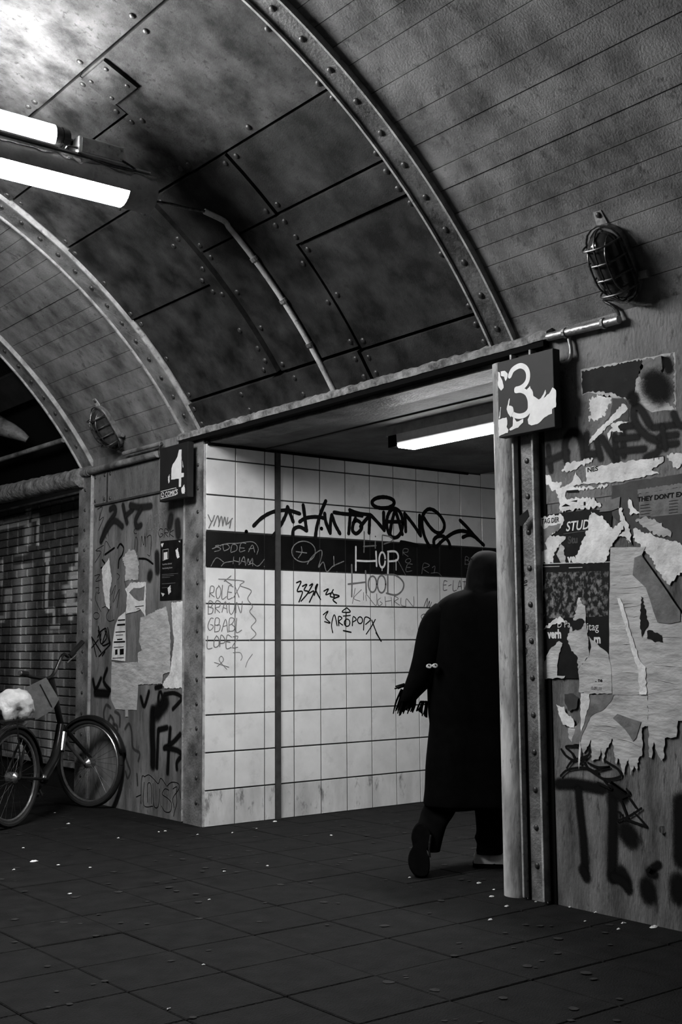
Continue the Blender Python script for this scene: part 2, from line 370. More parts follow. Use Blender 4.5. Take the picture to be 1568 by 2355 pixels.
def scrawl(cv, body, x, y, wch, hch, jit=.08, lean=0.0, rise=0.0):
    """hand-written capitals as pixel strokes (baseline start x,y in crop coords)"""
    out = []
    for i, ch in enumerate(body):
        for st in GLY.get(ch, []):
            out.append([(x+(i+.82*a+lean*b+random.uniform(-jit, jit)*.5)*wch, y+rise*i-(b+random.uniform(-jit, jit))*hch) for a, b in st])
    return out
def ell(cx, cy, rx, ry, n=14, t0=0, t1=360):
    return [(cx+rx*math.cos(math.radians(t0+(t1-t0)*i/n)), cy+ry*math.sin(math.radians(t0+(t1-t0)*i/n))) for i in range(n+1)]
# rivet head, shared
def dome(r, n=8):
    V = []
    for k, (f, h) in enumerate(((1, 0), (.92, .3), (.55, .52))):
        V += [(r*f*math.cos(6.2832*i/n), r*f*math.sin(6.2832*i/n), r*h) for i in range(n)]
    V.append((0, 0, r*.6)); Fc = []
    for k in range(2):
        for i in range(n): Fc.append((k*n+i, k*n+(i+1) % n, (k+1)*n+(i+1) % n, (k+1)*n+i))
    for i in range(n): Fc.append((2*n+i, 2*n+(i+1) % n, 3*n))
    me = bpy.data.meshes.new('rivet'); me.from_pydata(V, [], Fc); me.materials.append(M['rivet'])
    for p in me.polygons: p.use_smooth = True
    return me
RIV, RIVS = dome(.0195), dome(.0155)
def rivet(p, nrm, parent, me=None):
    o = bpy.data.objects.new('rivet', me or RIV); COL.objects.link(o); o.location = p
    o.rotation_euler = Vector(nrm).to_track_quat('Z', 'Y').to_euler(); adopt(o, parent); return o


# ================================================================ STRUCTURE
def hoop(mb, th0, th1, y0, y1, r0, r1, seg=2.0, gap=0.0):
    """curved slab of the vault between two angles"""
    n = max(1, int(abs(th1-th0)/seg)); V = []; Fc = []
    for i in range(n+1):
        t = th0+(th1-th0)*i/n
        V += [vp(t, y0, r0), vp(t, y1, r0), vp(t, y1, r1), vp(t, y0, r1)]
    for i in range(n):
        for k in range(4):
            a, b = 4*i+k, 4*i+(k+1) % 4; Fc.append((a, b, b+4, a+4))
    Fc += [(3, 2, 1, 0), (4*n, 4*n+1, 4*n+2, 4*n+3)]
    return mb.add(V, Fc)
TH0 = 31.9
ceiling = tag(empty('ceiling'), 'barrel vault of board-marked concrete and riveted steel plates between steel arches', kind='structure')
hoop(MB(), TH0-1, 149, -4, 14, VR+.07, VR+.2, 4).build('vault_shell', M['seam'], ceiling)
def boards(y0, y1, dark=False):
    t = TH0; m = M['concrete']
    while t < 88:
        d = random.uniform(1.5, 2.7); r = VR+random.uniform(-.004, .004)
        y2 = y0+.002; 
        hoop(MB(), t+.028, t+d-.028, y0, y1, r, r+.09, 4).build('concrete_board', m, ceiling)
        t += d
    hoop(MB(), t, 148, y0, y1, VR, VR+.09, 3).build('vault_concrete', M['left'], ceiling)
boards(-4, 4.17); boards(7.52, 9.06)
# far bay beyond the third arch, its darkness put into the plate colour
hoop(MB(), TH0, 60, 9.28, 13.9, VR+.12, VR+.16, 3).build('dark_vault_plate', M['dark'], ceiling)
hoop(MB(), 60, 148, 9.28, 13.9, VR, VR+.09, 3).build('dark_vault_plate', M['dark'], ceiling)
hoop(MB(), 42, 46, 9.3, 13.9, VR-.0, VR+.12, 3).build('dark_vault_plate', M['dark'], ceiling)
# riveted steel bay: (th0, th1, y0, y1, how proud)
Y0, Y1 = 4.33, 7.30
PLATES = [(67.6, 100, Y0, 6.18, .012), (67.6, 100, 6.18, Y1, .0), (62.7, 67.6, 5.66, Y1, .006), (55.6, 62.7, 5.66, Y1, -.006), (55.6, 67.6, Y0, 5.66, .010), (63.9, 67.45, 5.38, 5.655, .030),
          (48.9, 55.6, Y0, 5.30, .0), (48.9, 55.6, 5.30, 6.12, .012), (45.8, 55.6, 6.25, Y1, .008), (35.3, 45.8, 6.25, Y1, -.008), (45.8, 48.9, Y0, 5.32, .018), (35.0, 45.8, Y0, 5.32, .0),
          (35.3, 48.9, 5.32, 6.12, .006), (TH0, 35.2, 5.34, Y1, .016), (TH0, 34.95, Y0, 5.33, .012), (35.4, 55.5, 6.13, 6.24, .028)]
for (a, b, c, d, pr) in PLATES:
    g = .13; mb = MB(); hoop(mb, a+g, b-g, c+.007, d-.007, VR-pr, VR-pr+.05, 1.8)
    p = mb.build('steel_plate', M['plate_light'] if a > 67.5 else M['plate_mid'] if a > 55 else M['plate'], ceiling)  # brightness towards the lamp is put into three plate tones
    if pr == .028:
        for t in (37, 38.4, 44.6, 47.6, 51.2): rivet(vp(t, 6.185, VR-pr), vp(t, 0, -1)-vp(t, 0, 0), p)
        continue
    small = pr == .030
    ys = [c+.05, d-.05]; ts = [a+.75, b-.75]
    nn = lambda t: Vector((-math.cos(math.radians(t)), 0, -math.sin(math.radians(t))))
    for y in ys:
        L = b-a; k = max(2, int(L/4.5)+1) if b < 90 else 4
        for i in range(k):
            t = a+.75+(min(b, 82)-a-1.5)*i/(k-1)
            rivet(vp(t, y, VR-pr), nn(t), p, RIVS if small else RIV)
    if not small:
        for t in (ts if b < 90 else ts[:1]):
            k = max(2, int((d-c)/.55)+1)
            for i in range(1, k-1): rivet(vp(t, c+.05+(d-c-.1)*i/(k-1), VR-pr), nn(t), p)
hoop(MB(), 100, 148, Y0, Y1, VR, VR+.05, 3).build('steel_plate', M['plate'], ceiling)
# arches
def rib(y0, y1, step, t_off, webm, edgem, deep=.036):
    mb = MB(); hoop(mb, TH0-.6, 148, y0, y1, VR-.02, VR+.1, 1.6)
    rb = mb.build('steel_arch', webm, ceiling, smooth=False)
    for y in (y0, y1):
        hoop(MB(), TH0-.6, 148, y-.0065, y+.0065, VR-deep, VR, 1.6).build('flange_edge', edgem, rb)
    t = t_off
    while t < 85:
        rivet(vp(t, (y0+y1)/2, VR-.02), Vector((-math.cos(math.radians(t)), 0, -math.sin(math.radians(t)))), rb); t += step
    return rb
rib(4.17, 4.33, 2.92, 33.4, M['ribdark'], M['edge'])
rib(7.30, 7.52, 2.40, 34.1, M['rib'], M['edge'])
rib(9.07, 9.28, 2.45, 34.4, M['rib'], M['edge'])
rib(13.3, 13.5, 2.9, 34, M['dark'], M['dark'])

# ---- tunnel walls
wr = tag(empty('wall_right', (WX, 3.0, 0)), 'scarred concrete wall with torn posters beside the passage opening', kind='structure')
box('concrete_panel', WX, 5.0, -4, 4.10, 0, 2.84, M['wall_low'], wr)
box('upper_concrete_panel', WX-.004, WX+.02, -4, 4.06, 1.95, 2.835, M['concrete_wall'], wr)
wp_ = tag(empty('wall_pier', (WX, 8.3, 0)), 'graffiti covered pier wall between passage opening and brick niche', kind='structure')
box('painted_panel', WX, 4.9, 7.26, 9.26, 0, 2.84, M['pier'], wp_)
box('upper_sheet', WX-.008, WX, 7.6, 9.0, 2.44, 2.70, M['concrete_wall'], wp_)
box('sheet_seam', WX-.014, WX-.008, 8.77, 8.785, 2.44, 2.70, M['rivet'], wp_)
box('sheet_seam', WX-.016, WX, 7.56, 9.0, 2.425, 2.44, M['posterdark'], wp_)
for y in (8.73, 8.83, 9.0):
    for z in (2.47, 2.67): rivet((WX-.008, y, z), (-1, 0, 0), wp_, RIVS)
# lintel over the opening
ln = tag(empty('lintel_beam', (WX, 5.8, 2.7)), 'long steel lintel with flaking plaster edge above the passage opening', kind='structure')
box('lintel_web', WX+.02, WX+.25, 4.05, 7.55, 2.72, 2.86, M['ribdark'], ln)
mbp = MB()
yy = 3.93
prof = []
V = []; n = 120
for i in range(n+1):
    y = 3.92+(7.58-3.92)*i/n; j = random.uniform(-.006, .006); k = random.uniform(-.006, .006)
    V += [(WX-.055, y, 2.775+.3*j), (WX-.06+k*.4, y, 2.812+j), (WX-.02, y, 2.835+k), (WX+.04, y, 2.85), (WX+.04, y, 2.775)]
Fc = []
for i in range(n):
    for k in range(5):
        a, b = 5*i+k, 5*i+(k+1) % 5; Fc.append((a, b, b+5, a+5))
Fc += [(4, 3, 2, 1, 0), tuple(5*n+k for k in range(5))]
mesh('plaster_edge', V, Fc, M['gutter'], ln)
box('lower_angle', WX-.05, WX+.1, 3.95, 7.56, 2.745, 2.772, M['seam'], ln)
# opposite wall, never in view but it returns light
box('far_light_block', -2.6, 5, 14, 14.2, 0, 5, M['dark'])['kind'] = 'structure'  # unseen dark end wall, added to keep world light off the far bay
box('wall_left', -2.6, -2.05, -4, 14, 0, 2.9, M['left'])['kind'] = 'structure'
# ---- brick niche
wb = tag(empty('wall_brick', (4.75, 10.8, 0)), 'dark brick wall with painted pipes behind the parked bicycle', kind='structure')
box('mortar_back', 4.775, 5.0, 9.2, 13.9, 0, 2.86, M['joint'], wb)
box('niche_return', WX+.01, 4.8, 9.255, 9.27, 0, 2.84, M['dark'], wb)
CH, BL = .0815, .252
bme = {}
def brick_me(L):
    k = round(L, 3)
    if k not in bme:
        mb = MB(); b = .006; h, t = CH-.009, .03; l = L-.028
        mb.add([(0, 0, 0), (0, l, 0), (0, l, h), (0, 0, h), (-t, b, b), (-t, l-b, b), (-t, l-b, h-b), (-t, b, h-b), (-t+b, 0, 0), (-t+b, l, 0), (-t+b, l, h), (-t+b, 0, h)],
               [(0, 1, 9, 8), (1, 2, 10, 9), (2, 3, 11, 10), (3, 0, 8, 11), (8, 9, 5, 4), (9, 10, 6, 5), (10, 11, 7, 6), (11, 8, 4, 7), (4, 5, 6, 7)])
        me = bpy.data.meshes.new('brick'); me.from_pydata(mb.V, [], mb.F); me.materials.append(M['brick']); bme[k] = me
    return bme[k]
brest = MB(); nb = 0
for r in range(30):
    z = .245+r*CH; y = 9.45+(r % 2)*BL/2; i = 0
    while y < 13.6:
        L = BL if random.random() > .12 else BL/2
        if seen((4.72, y+L/2, z), 6) and nb < 298:
            o = bpy.data.objects.new('brick', brick_me(L)); COL.objects.link(o); o.location = (4.778-random.uniform(0, .004), y, z); adopt(o, wb); nb += 1
        else:
            bm_ = brick_me(L); brest.add([(4.778+v.co.x, y+v.co.y, z+v.co.z) for v in bm_.vertices], [tuple(p.vertices) for p in bm_.polygons])
        y += L
tag(brest.build('outer_bricks', M['brick'], wb), kind='stuff')
box('stone_ledge', 4.66, 4.78, 9.25, 13.9, .20, .238, M['rib'], wb)
box('plinth', 4.70, 4.78, 9.25, 13.9, 0, .2, M['dark'], wb)
box('brick_ledge', 4.722, 4.75, 9.25, 13.9, 2.655, 2.675, M['rib'], wb)
# ---- passage: tiled wall, tile by tile
wt = tag(empty('wall_passage', (6.4, TY, 0)), 'white tiled passage wall with a black tile band and marker tags', kind='structure')
box('tile_bed', WX, 8.7, TY+.006, TY+.2, 0, 3.9, M['grout'], wt)
xs = [4.437, 4.689, 4.947, 5.042]; xs2 = [5.086, 5.212]
while xs2[-1] < 8.5: xs2.append(xs2[-1]+.2495)
cols = list(zip(xs[:-1], xs[1:]))+list(zip(xs2[:-1], xs2[1:]))
zs = [-.002]+[.25+.2615*i for i in range(14)]
tme = {}
def tile_me(wd, ht, m):
    k = (round(wd, 3), round(ht, 3), m.name)
    if k not in tme:
        l, h, t, b = wd-.008, ht-.010, .012, .0015
        V = [(0, 0, 0), (l, 0, 0), (l, 0, h), (0, 0, h), (0, b-t, 0), (l, b-t, 0), (l, b-t, h), (0, b-t, h), (b, -t, b), (l-b, -t, b), (l-b, -t, h-b), (b, -t, h-b)]
        Fc = [(0, 1, 5, 4), (1, 2, 6, 5), (2, 3, 7, 6), (3, 0, 4, 7), (4, 5, 9, 8), (5, 6, 10, 9), (6, 7, 11, 10), (7, 4, 8, 11), (8, 9, 10, 11)]
        me = bpy.data.meshes.new('tile'); me.from_pydata(V, [], Fc); me.materials.append(m); tme[k] = me
    return tme[k]
for (a, b) in cols:
    for i in range(len(zs)-1):
        if zs[i] > 2.70 and a < 7.0: continue
        ht = zs[i+1]-zs[i]; 
        if zs[i] < 2.70 < zs[i+1] and a < 7.0: ht = 2.715-zs[i]
        m = M['tileblack'] if i == 7 else M['tiledirty'] if i == 0 else M['tile']
        o = bpy.data.objects.new('tile', tile_me(b-a, ht, m)); COL.objects.link(o)
        o.location = (a+.004, TY+.012-random.uniform(0, .0006), zs[i]+.005); o.rotation_euler = (random.uniform(-.0016, .0016), 0, random.uniform(-.0016, .0016)); adopt(o, wt)
box('cover_strip', 5.043, 5.085, TY-.012, TY+.02, 0, 2.72, M['posterdark'], wt)
box('top_trim', WX, 7.05, TY-.014, TY+.02, 2.70, 2.722, M['seam'], wt)
cp = tag(empty('ceiling_passage', (5.8, 5.8, 2.72)), 'low grey ceiling over the passage with one lit strip lamp', kind='structure')
box('ceiling_panel', WX+.05, 4.95, 4.2, TY+.1, 2.722, 2.86, M['ceil'], cp)
box('ceiling_panel', 4.962, 7.08, 4.2, TY+.1, 2.72, 2.86, M['ceil'], cp)
box('joint_strip', 4.94, 4.972, 4.2, TY, 2.712, 2.724, M['posterdark'], cp)
box('ceiling_bulkhead', 7.08, 7.2, 4.2, TY, 2.72, 3.9, M['ceil'], cp)
box('wall_back', 8.7, 8.9, 4.0, 7.6, 0, 3.9, M['left'])['kind'] = 'structure'
box('wall_near', 4.9, 8.7, 4.1, 4.38, 0, 3.9, M['left'])['kind'] = 'structure'
box('ceiling_stair', 7.0, 8.9, 4.0, 7.5, 3.9, 4.0, M['dark'])['kind'] = 'structure'
# ---- floor: slabs
fl = tag(empty('floor', (3.5, 5.0, 0)), 'dark square paving slabs with trodden gum spots', kind='structure')
box('slab_bed', -2.1, 8.8, -4, 14, -.2, -.009, M['joint'], fl)
S = .4155; sx0, sy0 = 2.15, 3.195
def slab_me():
    l, b = S-.006, .004
    V = [(0, 0, -.05), (l, 0, -.05), (l, l, -.05), (0, l, -.05), (0, 0, -b), (l, 0, -b), (l, l, -b), (0, l, -b), (b, b, 0), (l-b, b, 0), (l-b, l-b, 0), (b, l-b, 0)]
    Fc = [(0, 1, 5, 4), (1, 2, 6, 5), (2, 3, 7, 6), (3, 0, 4, 7), (4, 5, 9, 8), (5, 6, 10, 9), (6, 7, 11, 10), (7, 4, 8, 11), (8, 9, 10, 11)]
    me = bpy.data.meshes.new('paving_slab'); me.from_pydata(V, [], Fc); me.materials.append(M['slab']); return me
sme = slab_me(); rest = MB(); cand = []
for i in range(-10, 17):
    for j in range(-17, 26):
        x, y = sx0+i*S, sy0+j*S
        if x > 8.7 or x < -2.05 or y > 13.8 or y < -4: continue
        if x > WX+.02 and (y+S < 4.2 or (7.3 < y < 9.2)): continue
        if x > 4.8 and y > TY: continue
        cand.append((seen((x+S/2, y+S/2, 0), 60), (Vector((x, y, 0))-CAM).length, x, y))
cand.sort(key=lambda c: (not c[0], c[1]))
for q, (vis, d_, x, y) in enumerate(cand):
    if vis and q < 296:
        o = bpy.data.objects.new('paving_slab', sme); COL.objects.link(o); o.location = (x, y, random.uniform(-.0016, .0014)); o.rotation_euler = (random.uniform(-.002, .002), random.uniform(-.002, .002), 0); adopt(o, fl)
    else:
        rest.add([(x+v.co.x, y+v.co.y, v.co.z) for v in sme.vertices], [tuple(p.vertices) for p in sme.polygons])
tag(rest.build('outer_paving_slabs', M['slab'], fl), kind='stuff')
gm = MB()
for k in range(420):
    x, y = random.uniform(1.2, 6.6), random.uniform(2.6, 9.2)
    if (x > WX-.1 and (y < 4.4 or y > TY)): continue
    r = random.uniform(.008, .022); e = random.uniform(.7, 1.2); n = 7
    gm.add([(x+r*math.cos(6.2832*i/n)*random.uniform(.8, 1.2), y+r*e*math.sin(6.2832*i/n)*random.uniform(.8, 1.2), .0035) for i in range(n)], [tuple(range(n))])
tag(gm.build('gum_spots', M['gum'], fl), kind='stuff')

# ---- steel pillars
def pillar(name, label, web, edges, mw, rz, top=2.75, edgew=.014, prot=.05):
    o = tag(empty(name, (WX, (web[0]+web[1])/2, 0)), label, kind='structure')
    box('web_plate', WX-.016, WX+.05, web[0], web[1], 0, top, mw, o)
    for y in edges: box('flange_edge', WX-prot, WX+.02, y-edgew/2, y+edgew/2, 0.01, top, M['edge'], o, bev=.003)
    z, st = rz[1], rz[2]
    while z < top-.06:
        rivet((WX-.016, rz[0], z), (-1, 0, 0), o, RIVS); z += st
    return o
p1 = pillar('steel_pillar', 'riveted steel pillar with rounded jamb below the sign numbered 3', (4.04, 4.185), (4.045, 4.178), M['rib'], (4.112, .17, .183))
prof = [(math.radians(a)) for a in range(0, 181, 15)]
rings = []
for z in (.0, 2.72):
    rings.append([Vector((WX+.0-.058*math.sin(a), 4.272+.066*math.cos(a), z)) for a in prof]+[Vector((4.62, 4.206, z)), Vector((4.62, 4.338, z))])
MB().loft(rings).build('rounded_jamb', M['post'], p1, smooth=True)
box('jamb_return', WX+.02, 4.62, 4.21, 4.33, 0, 2.72, M['posterdark'], p1)
box('dark_strip', WX-.02, WX, 4.187, 4.206, 0, 2.72, M['seam'], p1)
box('dark_strip', WX-.006, WX, 4.000, 4.037, 0, 2.75, M['seam'], p1)
for a_, b_ in ((4.053, 4.070), (4.153, 4.170)): box('dark_strip', WX-.0175, WX-.015, a_, b_, 0, 2.74, M['seam'], p1)  # flat black strips laid on the plate along both flanges
p2 = pillar('steel_pillar', 'riveted steel pillar at the white tiled corner below the sign numbered 4', (7.27, 7.515), (7.52,), M['rib'], (7.335, .16, .172), prot=.026)
box('dark_strip', WX-.006, WX, 7.53, 7.56, 0, 2.7, M['seam'], p2)
box('corner_edge', WX-.020, WX-.001, 7.236, 7.258, 0, 2.71, M['edge'], p2, bev=.004)
box('dark_strip', WX-.004, WX+.02, 7.258, 7.275, 0, 2.7, M['seam'], p2)
p3 = pillar('steel_pillar', 'narrow riveted steel pillar beside the dark brick niche', (9.085, 9.29), (9.05,), M['rib'], (9.17, .2, .17), prot=.024, edgew=.012)
box('dark_strip', WX-.006, WX, 9.062, 9.085, 0, 2.7, M['seam'], p3)
# worn dark tape on the near pillar
sheet('black_tape', Plane('x', WX-.052), lambda p: p, [(1190, 1192), (1214, 1172), (1218, 1188), (1202, 1210), (1192, 1208)], M['black'], p1, off=.002, th=.004, amp=.002, step=.01, label='strip of black tape')
cvs = lambda p: p
strokes('marker_doodles', Plane('x', WX-.017), crop(860, 1240, 4.126), [[(1365, 400), (1390, 320), (1420, 310), (1425, 350), (1390, 400), (1370, 420), (1440, 410), (1450, 390), (1410, 410), (1415, 440), (1450, 430)], [(1400, 450), (1425, 465)],
        ell(1415, 705, 14, 14), [(1415, 680), (1418, 730)], [(1430, 885), (1400, 840), (1405, 810), (1425, 815), (1432, 830), (1445, 805), (1460, 820), (1455, 850), (1430, 885)], [(1430, 815), (1440, 840), (1432, 850), (1440, 870)],
        [(1435, 1105), (1398, 1060), (1405, 1025), (1425, 1030), (1440, 1030), (1450, 1060), (1435, 1105)], [(1425, 1040), (1435, 1065), (1428, 1090)]], 1.6, M['marker'], p1, off=.0015, label='marker hearts and tag on the pillar')
# ---- pipes on the walls
def pipe(name, pts, r, m, label, cat='pipe', clips=(), group=None):
    o = tag(empty(name, pts[0]), label, cat, group)
    MB().tube(pts, r, 10).build('pipe_run', m, o, smooth=True)
    for c in clips: MB().tube([Vector(c[0]), Vector(c[1])], r*1.28, 10).build('clip', M['metal'], o)
    return o
pipe('wall_pipe', [(WX-.035, 9.29, 2.728), (WX-.035, 7.9, 2.722)], .027, M['rib'], 'thick horizontal pipe above the pier wall ending behind sign 4', clips=[((WX-.035, 9.06, 2.727), (WX-.035, 9.085, 2.727)), ((WX-.035, 9.10, 2.727), (WX-.035, 9.12, 2.727))])
pipe('wall_conduit', [(WX-.045, 3.92, 2.785), (WX-.045, 3.475, 2.775)], .021, M['metal'], 'short shiny conduit running from sign 3 to the large cage lamp', clips=[((WX-.045, 3.56, 2.777), (WX-.045, 3.575, 2.777)), ((WX-.045, 3.80, 2.782), (WX-.045, 3.815, 2.782))])
a = onx(1307, 776, WX-.03); b = onx(1313, 805, WX-.03); c = onx(1310, 825, WX-.035); d = onx(1296, 836, WX-.04); e = onx(1284, 833, WX-.05)
pipe('cable_hook', cr([a, b, c, d, e], 4), .010, M['metal'], 'bent metal cable tube curving into the side of sign 3')
A = onx(285, 1043, WX-.06); B_ = onx(368, 1021, WX-.06)
pipe('wall_conduit', [A, B_], .018, M['rib'], 'thin conduit under the small cage lamp leading to sign 4')
pts = [onx(x, y, WX-.07) for x, y in ((371, 1019), (373, 1022), (368, 1029), (366, 1040), (368, 1052))]
pipe('cable_hook', cr(pts, 4), .008, M['wire'], 'dark cable loop hanging at the edge of sign 4')
pth = [vp(t, 5.70, VR-.028) for t in [32.2+1.5*i for i in range(12)]]
pth += cr([vp(50, 5.70, VR-.03), ony(515, 508, 5.70), ony(470, 486, 5.70)], 4)
cc = pipe('vault_conduit', pth, .017, M['conduit'], 'pale conduit curving down the steel vault from the luminaire to the lintel')
for t in (36.9, 41.6, 46.2): MB().tube([vp(t, 5.70, VR-.028), vp(t+.35, 5.70, VR-.028)], .024, 10).build('clip', M['rib'], cc)
MB().tube(cr([ony(472, 486, 5.70), ony(430, 479, 5.70), ony(395, 470, 5.70), ony(345, 462, 5.70)], 5), .009, 8).build('cable_run', M['wire'], cc, smooth=True)
gp = [onx(190, 1099, 4.42), onx(-40, 1146, 4.42)]
n = 40; V = []; pts = [gp[0]+(gp[1]-gp[0])*i/n for i in range(n+1)]
pipe('coated_pipe', pts, [.085+random.uniform(-.006, .006) for _ in pts], M['gutter'], 'thick rough lagged pipe along the top of the brick niche')
pipe('thin_pipe', [vp(35.7, 9.3, VR-.03), vp(35.9, 11.5, VR-.03)], .022, M['rib'], 'thin pipe crossing the dark vault above the brick niche')
pts = [vp(43.6, 10.35, VR-.1), vp(41, 10.12, VR-.1), vp(38.6, 9.9, VR-.08), vp(37.4, 9.85, VR-.06)]
pipe('tapered_conduit', cr(pts, 3), [.10, .10, .095, .09, .08, .07, .055, .045, .035, .03], M['ribdark'], 'pale tapering pipe end in the dark far bay')  # tapered conduit modelled for the lighter streak here, no lamp
# ---- cage lamps on the vault
def stad(L, W, n=8):
    r = W/2; h = L/2-r; out = []
    for i in range(n+1): t = math.pi*i/n; out.append((h+r*math.sin(t), r*math.cos(t)))
    for i in range(n+1): t = math.pi*i/n; out.append((-h-r*math.sin(t), -r*math.cos(t)))
    return out
def cage_lamp(th, y, label, ang=0.0):
    c = vp(th, y); nr = Vector((-math.cos(math.radians(th)), 0, -math.sin(math.radians(th)))); up_ = Vector((-math.sin(math.radians(th)), 0, math.cos(math.radians(th)))); sd = Vector((0, -1, 0))
    ca, sa = math.cos(ang), math.sin(ang); u_, s_ = up_*ca+sd*sa, sd*ca-up_*sa
    f = lambda p, h: c+u_*p[0]+s_*p[1]+nr*h
    o = tag(empty('cage_lamp', c), label, 'lamp', 'cage lamps on the vault')
    MB().loft([[f(p, h) for p in stad(.375*k, .19*k)] for k, h in ((1, -.005), (1, .03), (.94, .045))]).build('base', M['lampbase'], o)
    MB().loft([[f(p, h) for p in stad(.335*k, .15*k)] for k, h in ((1, .04), (.98, .075), (.88, .105), (.68, .125), (.35, .135))]).build('glass_cover', M['lampglass'], o, smooth=True)
    cg = MB(); ring = [f(p, .052) for p in stad(.385, .195)]; cg.tube(ring+[ring[0]], .0055, 6)
    ring = [f((p[0], p[1]), .10) for p in stad(.365, .165)]; 
    for b in (-.048, 0, .048):
        l = .178-abs(b)*.7; cg.tube(cr([f((l, b), .05), f((l-.012, b), .09), f((l-.07, b), .14), f((0, b), .15), f((-l+.07, b), .14), f((-l+.012, b), .09), f((-l, b), .05)], 4), .0048, 6)
    for a_ in (-.115, -.038, .038, .115):
        cg.tube(cr([f((a_, -.097), .05), f((a_, -.09), .09), f((a_, -.06), .138), f((a_, 0), .15), f((a_, .06), .138), f((a_, .09), .09), f((a_, .097), .05)], 4), .0048, 6)
    cg.build('wire_cage', M['wire'], o, smooth=True)
    tb = MB(); tb.loft([[f((x, yv), h) for x, yv in ((.185, -.03), (.25, -.022), (.25, .022), (.185, .03))] for h in (.0, .012)]); tb.build('fixing_tab', M['edge'], o)
    rivet(f((.232, 0), .012), nr, o, RIVS)
    MB().tube([f((-.09, .09), .022), f((-.09, .145), .022)], .019, 8).build('cable_gland', M['lampbase'], o)
    return o, f
l1, f1 = cage_lamp(35.55, 3.40, 'large cage lamp on the concrete vault above the shiny conduit', .05)
e0 = f1((-.17, -.085), .02); MB().tube(cr([e0, onx(1388, 690, WX-.04), onx(1412, 706, WX-.03), onx(1423, 725, WX-.03), onx(1419, 741, WX-.045)], 5), .0085, 8).build('cable', M['wire'], l1, smooth=True)
l2, f2 = cage_lamp(35.5, 8.50, 'small distant cage lamp on the vault near sign 4', .05)
e0 = f2((-.2, .03), .02); MB().tube(cr([e0, onx(272, 1038, WX-.06), onx(286, 1043, WX-.06)], 5), .0085, 8).build('cable', M['wire'], l2, smooth=True)
# ---- fluorescent luminaires across the tunnel
LY = 5.70
cE = ony(345, 450, LY)
def luminaire(y, label, lit=True):
    o = tag(empty('strip_luminaire', (1.2, y, cE.z)), label, 'light', 'strip luminaires across the tunnel')
    x1 = cE.x; x0 = .15; R = .105; z = cE.z
    def ring(x, a0, a1, r, n=14): return [Vector((x, y+r*math.cos(math.radians(a0+(a1-a0)*i/n)), z+r*math.sin(math.radians(a0+(a1-a0)*i/n)))) for i in range(n+1)]
    # opaque trough: from the front lower edge over the top to the back
    def shell(a0, a1, xa, xb, r0, r1):
        return MB().loft([ring(x, a0, a1, r0)+ring(x, a1, a0, r1) for x in (xa, xb)])
    xd = ony(280, 486, LY).x
    shell(-25, 205, x0+.18, xd, R-.006, R).build('trough', M['housing'], o, smooth=True)
    for xa, xb in ((xd, x1), (x0, x0+.18)):
        MB().loft([[Vector((x, y+R*k*math.cos(6.2832*i/24), z+R*k*math.sin(6.2832*i/24))) for i in range(24)] for x, k in ((xa, 1), (xb-.01, 1), (xb, .93))] if xb > 1 else [[Vector((x, y+R*math.cos(6.2832*i/24), z+R*math.sin(6.2832*i/24))) for i in range(24)] for x in (xa, xb)]).build('end_cap', M['housing'], o, smooth=True)
    shell(205, 335, x0+.18, xd-.001, R-.008, R-.002).build('diffuser', E_DIFF if lit else M['print'], o, smooth=True)
    # flaking top edge, seen on the camera side
    V = []; 
    for i in range(70):
        x = x0+(x1-x0)*i/69; h = random.uniform(0, .02)+(.012 if i % 7 < 3 else 0)
        t0, t1 = math.radians(128), math.radians(136+h*900)
        V += [(x, y+(R+.004)*math.cos(t0), z+(R+.004)*math.sin(t0)), (x, y+(R+.003)*math.cos(t1), z+(R+.003)*math.sin(t1))]
    mesh('flaking_paint', V, [(2*i, 2*i+2, 2*i+3, 2*i+1) for i in range(69)], M['gutter'], o)
    box('top_tray', x0+.1, x1-.03, y-.06, y+.06, z+R-.004, z+R+.006, M['housing'], o)
    for x in (.45, 1.3, 2.15): MB().tube([(x, y+.118, z), (x, y+.118, vpz(x)+.02)], .012, 8).build('hanger_rod', M['wire'], o)
    return o
def vpz(x): return VC.y+math.sqrt(VR**2-(x-VC.x)**2)
lm = luminaire(LY, 'lit strip luminaire with pale diffuser hanging across the vault')
# bare tube lamp lying on the trough
tz = cE.z+.192
tb = tag(empty('tube_lamp', (1.9, LY+.02, tz)), 'lit bare tube lamp with ribbed black end cap above the strip luminaire', 'lamp')
xe = ony(122, 332, LY).x
MB().tube([(.2, LY+.02, tz), (xe, LY+.02, tz)], .068, 20).build('tube', E_TUBE, tb, smooth=True)
for k, (xa, xb, r) in enumerate(((xe, xe+.03, .070), (xe+.03, xe+.045, .062), (xe+.045, xe+.06, .068), (xe+.06, xe+.085, .063), (xe+.085, xe+.115, .022))):
    MB().tube([(xa, LY+.02, tz), (xb, LY+.02, tz)], r, 16).build('end_cap', M['bikeblack'], tb, smooth=True)
MB().tube([(.1, LY+.02, tz), (.2, LY+.02, tz)], .062, 16).build('end_cap', M['bikeblack'], tb, smooth=True)
box('reflector_tray', .2, xe, LY-.07, LY+.09, tz-.085, tz-.075, M['print'], tb)
for x in (xe-.02, 1.2, .35): MB().bar((x, LY+.0, tz-.075), (x, LY+.0, tz-.05), .02, .03, (1, 0, 0)).build('bracket', M['wire'], tb)
bx0, bx1 = ony(168, 345, LY).x, ony(274, 385, LY).x
bb = tag(empty('ballast_box', ((bx0+bx1)/2, LY, cE.z+.1)), 'small grey metal ballast box on top of the luminaire trough', 'box')
box('case', bx0, bx1, LY-.07, LY+.06, cE.z+.108, cE.z+.205, M['boxgrey'], bb, bev=.006)
box('cover_rim', bx0+.018, bx1-.012, LY-.074, LY-.069, cE.z+.118, cE.z+.196, M['edge'], bb)
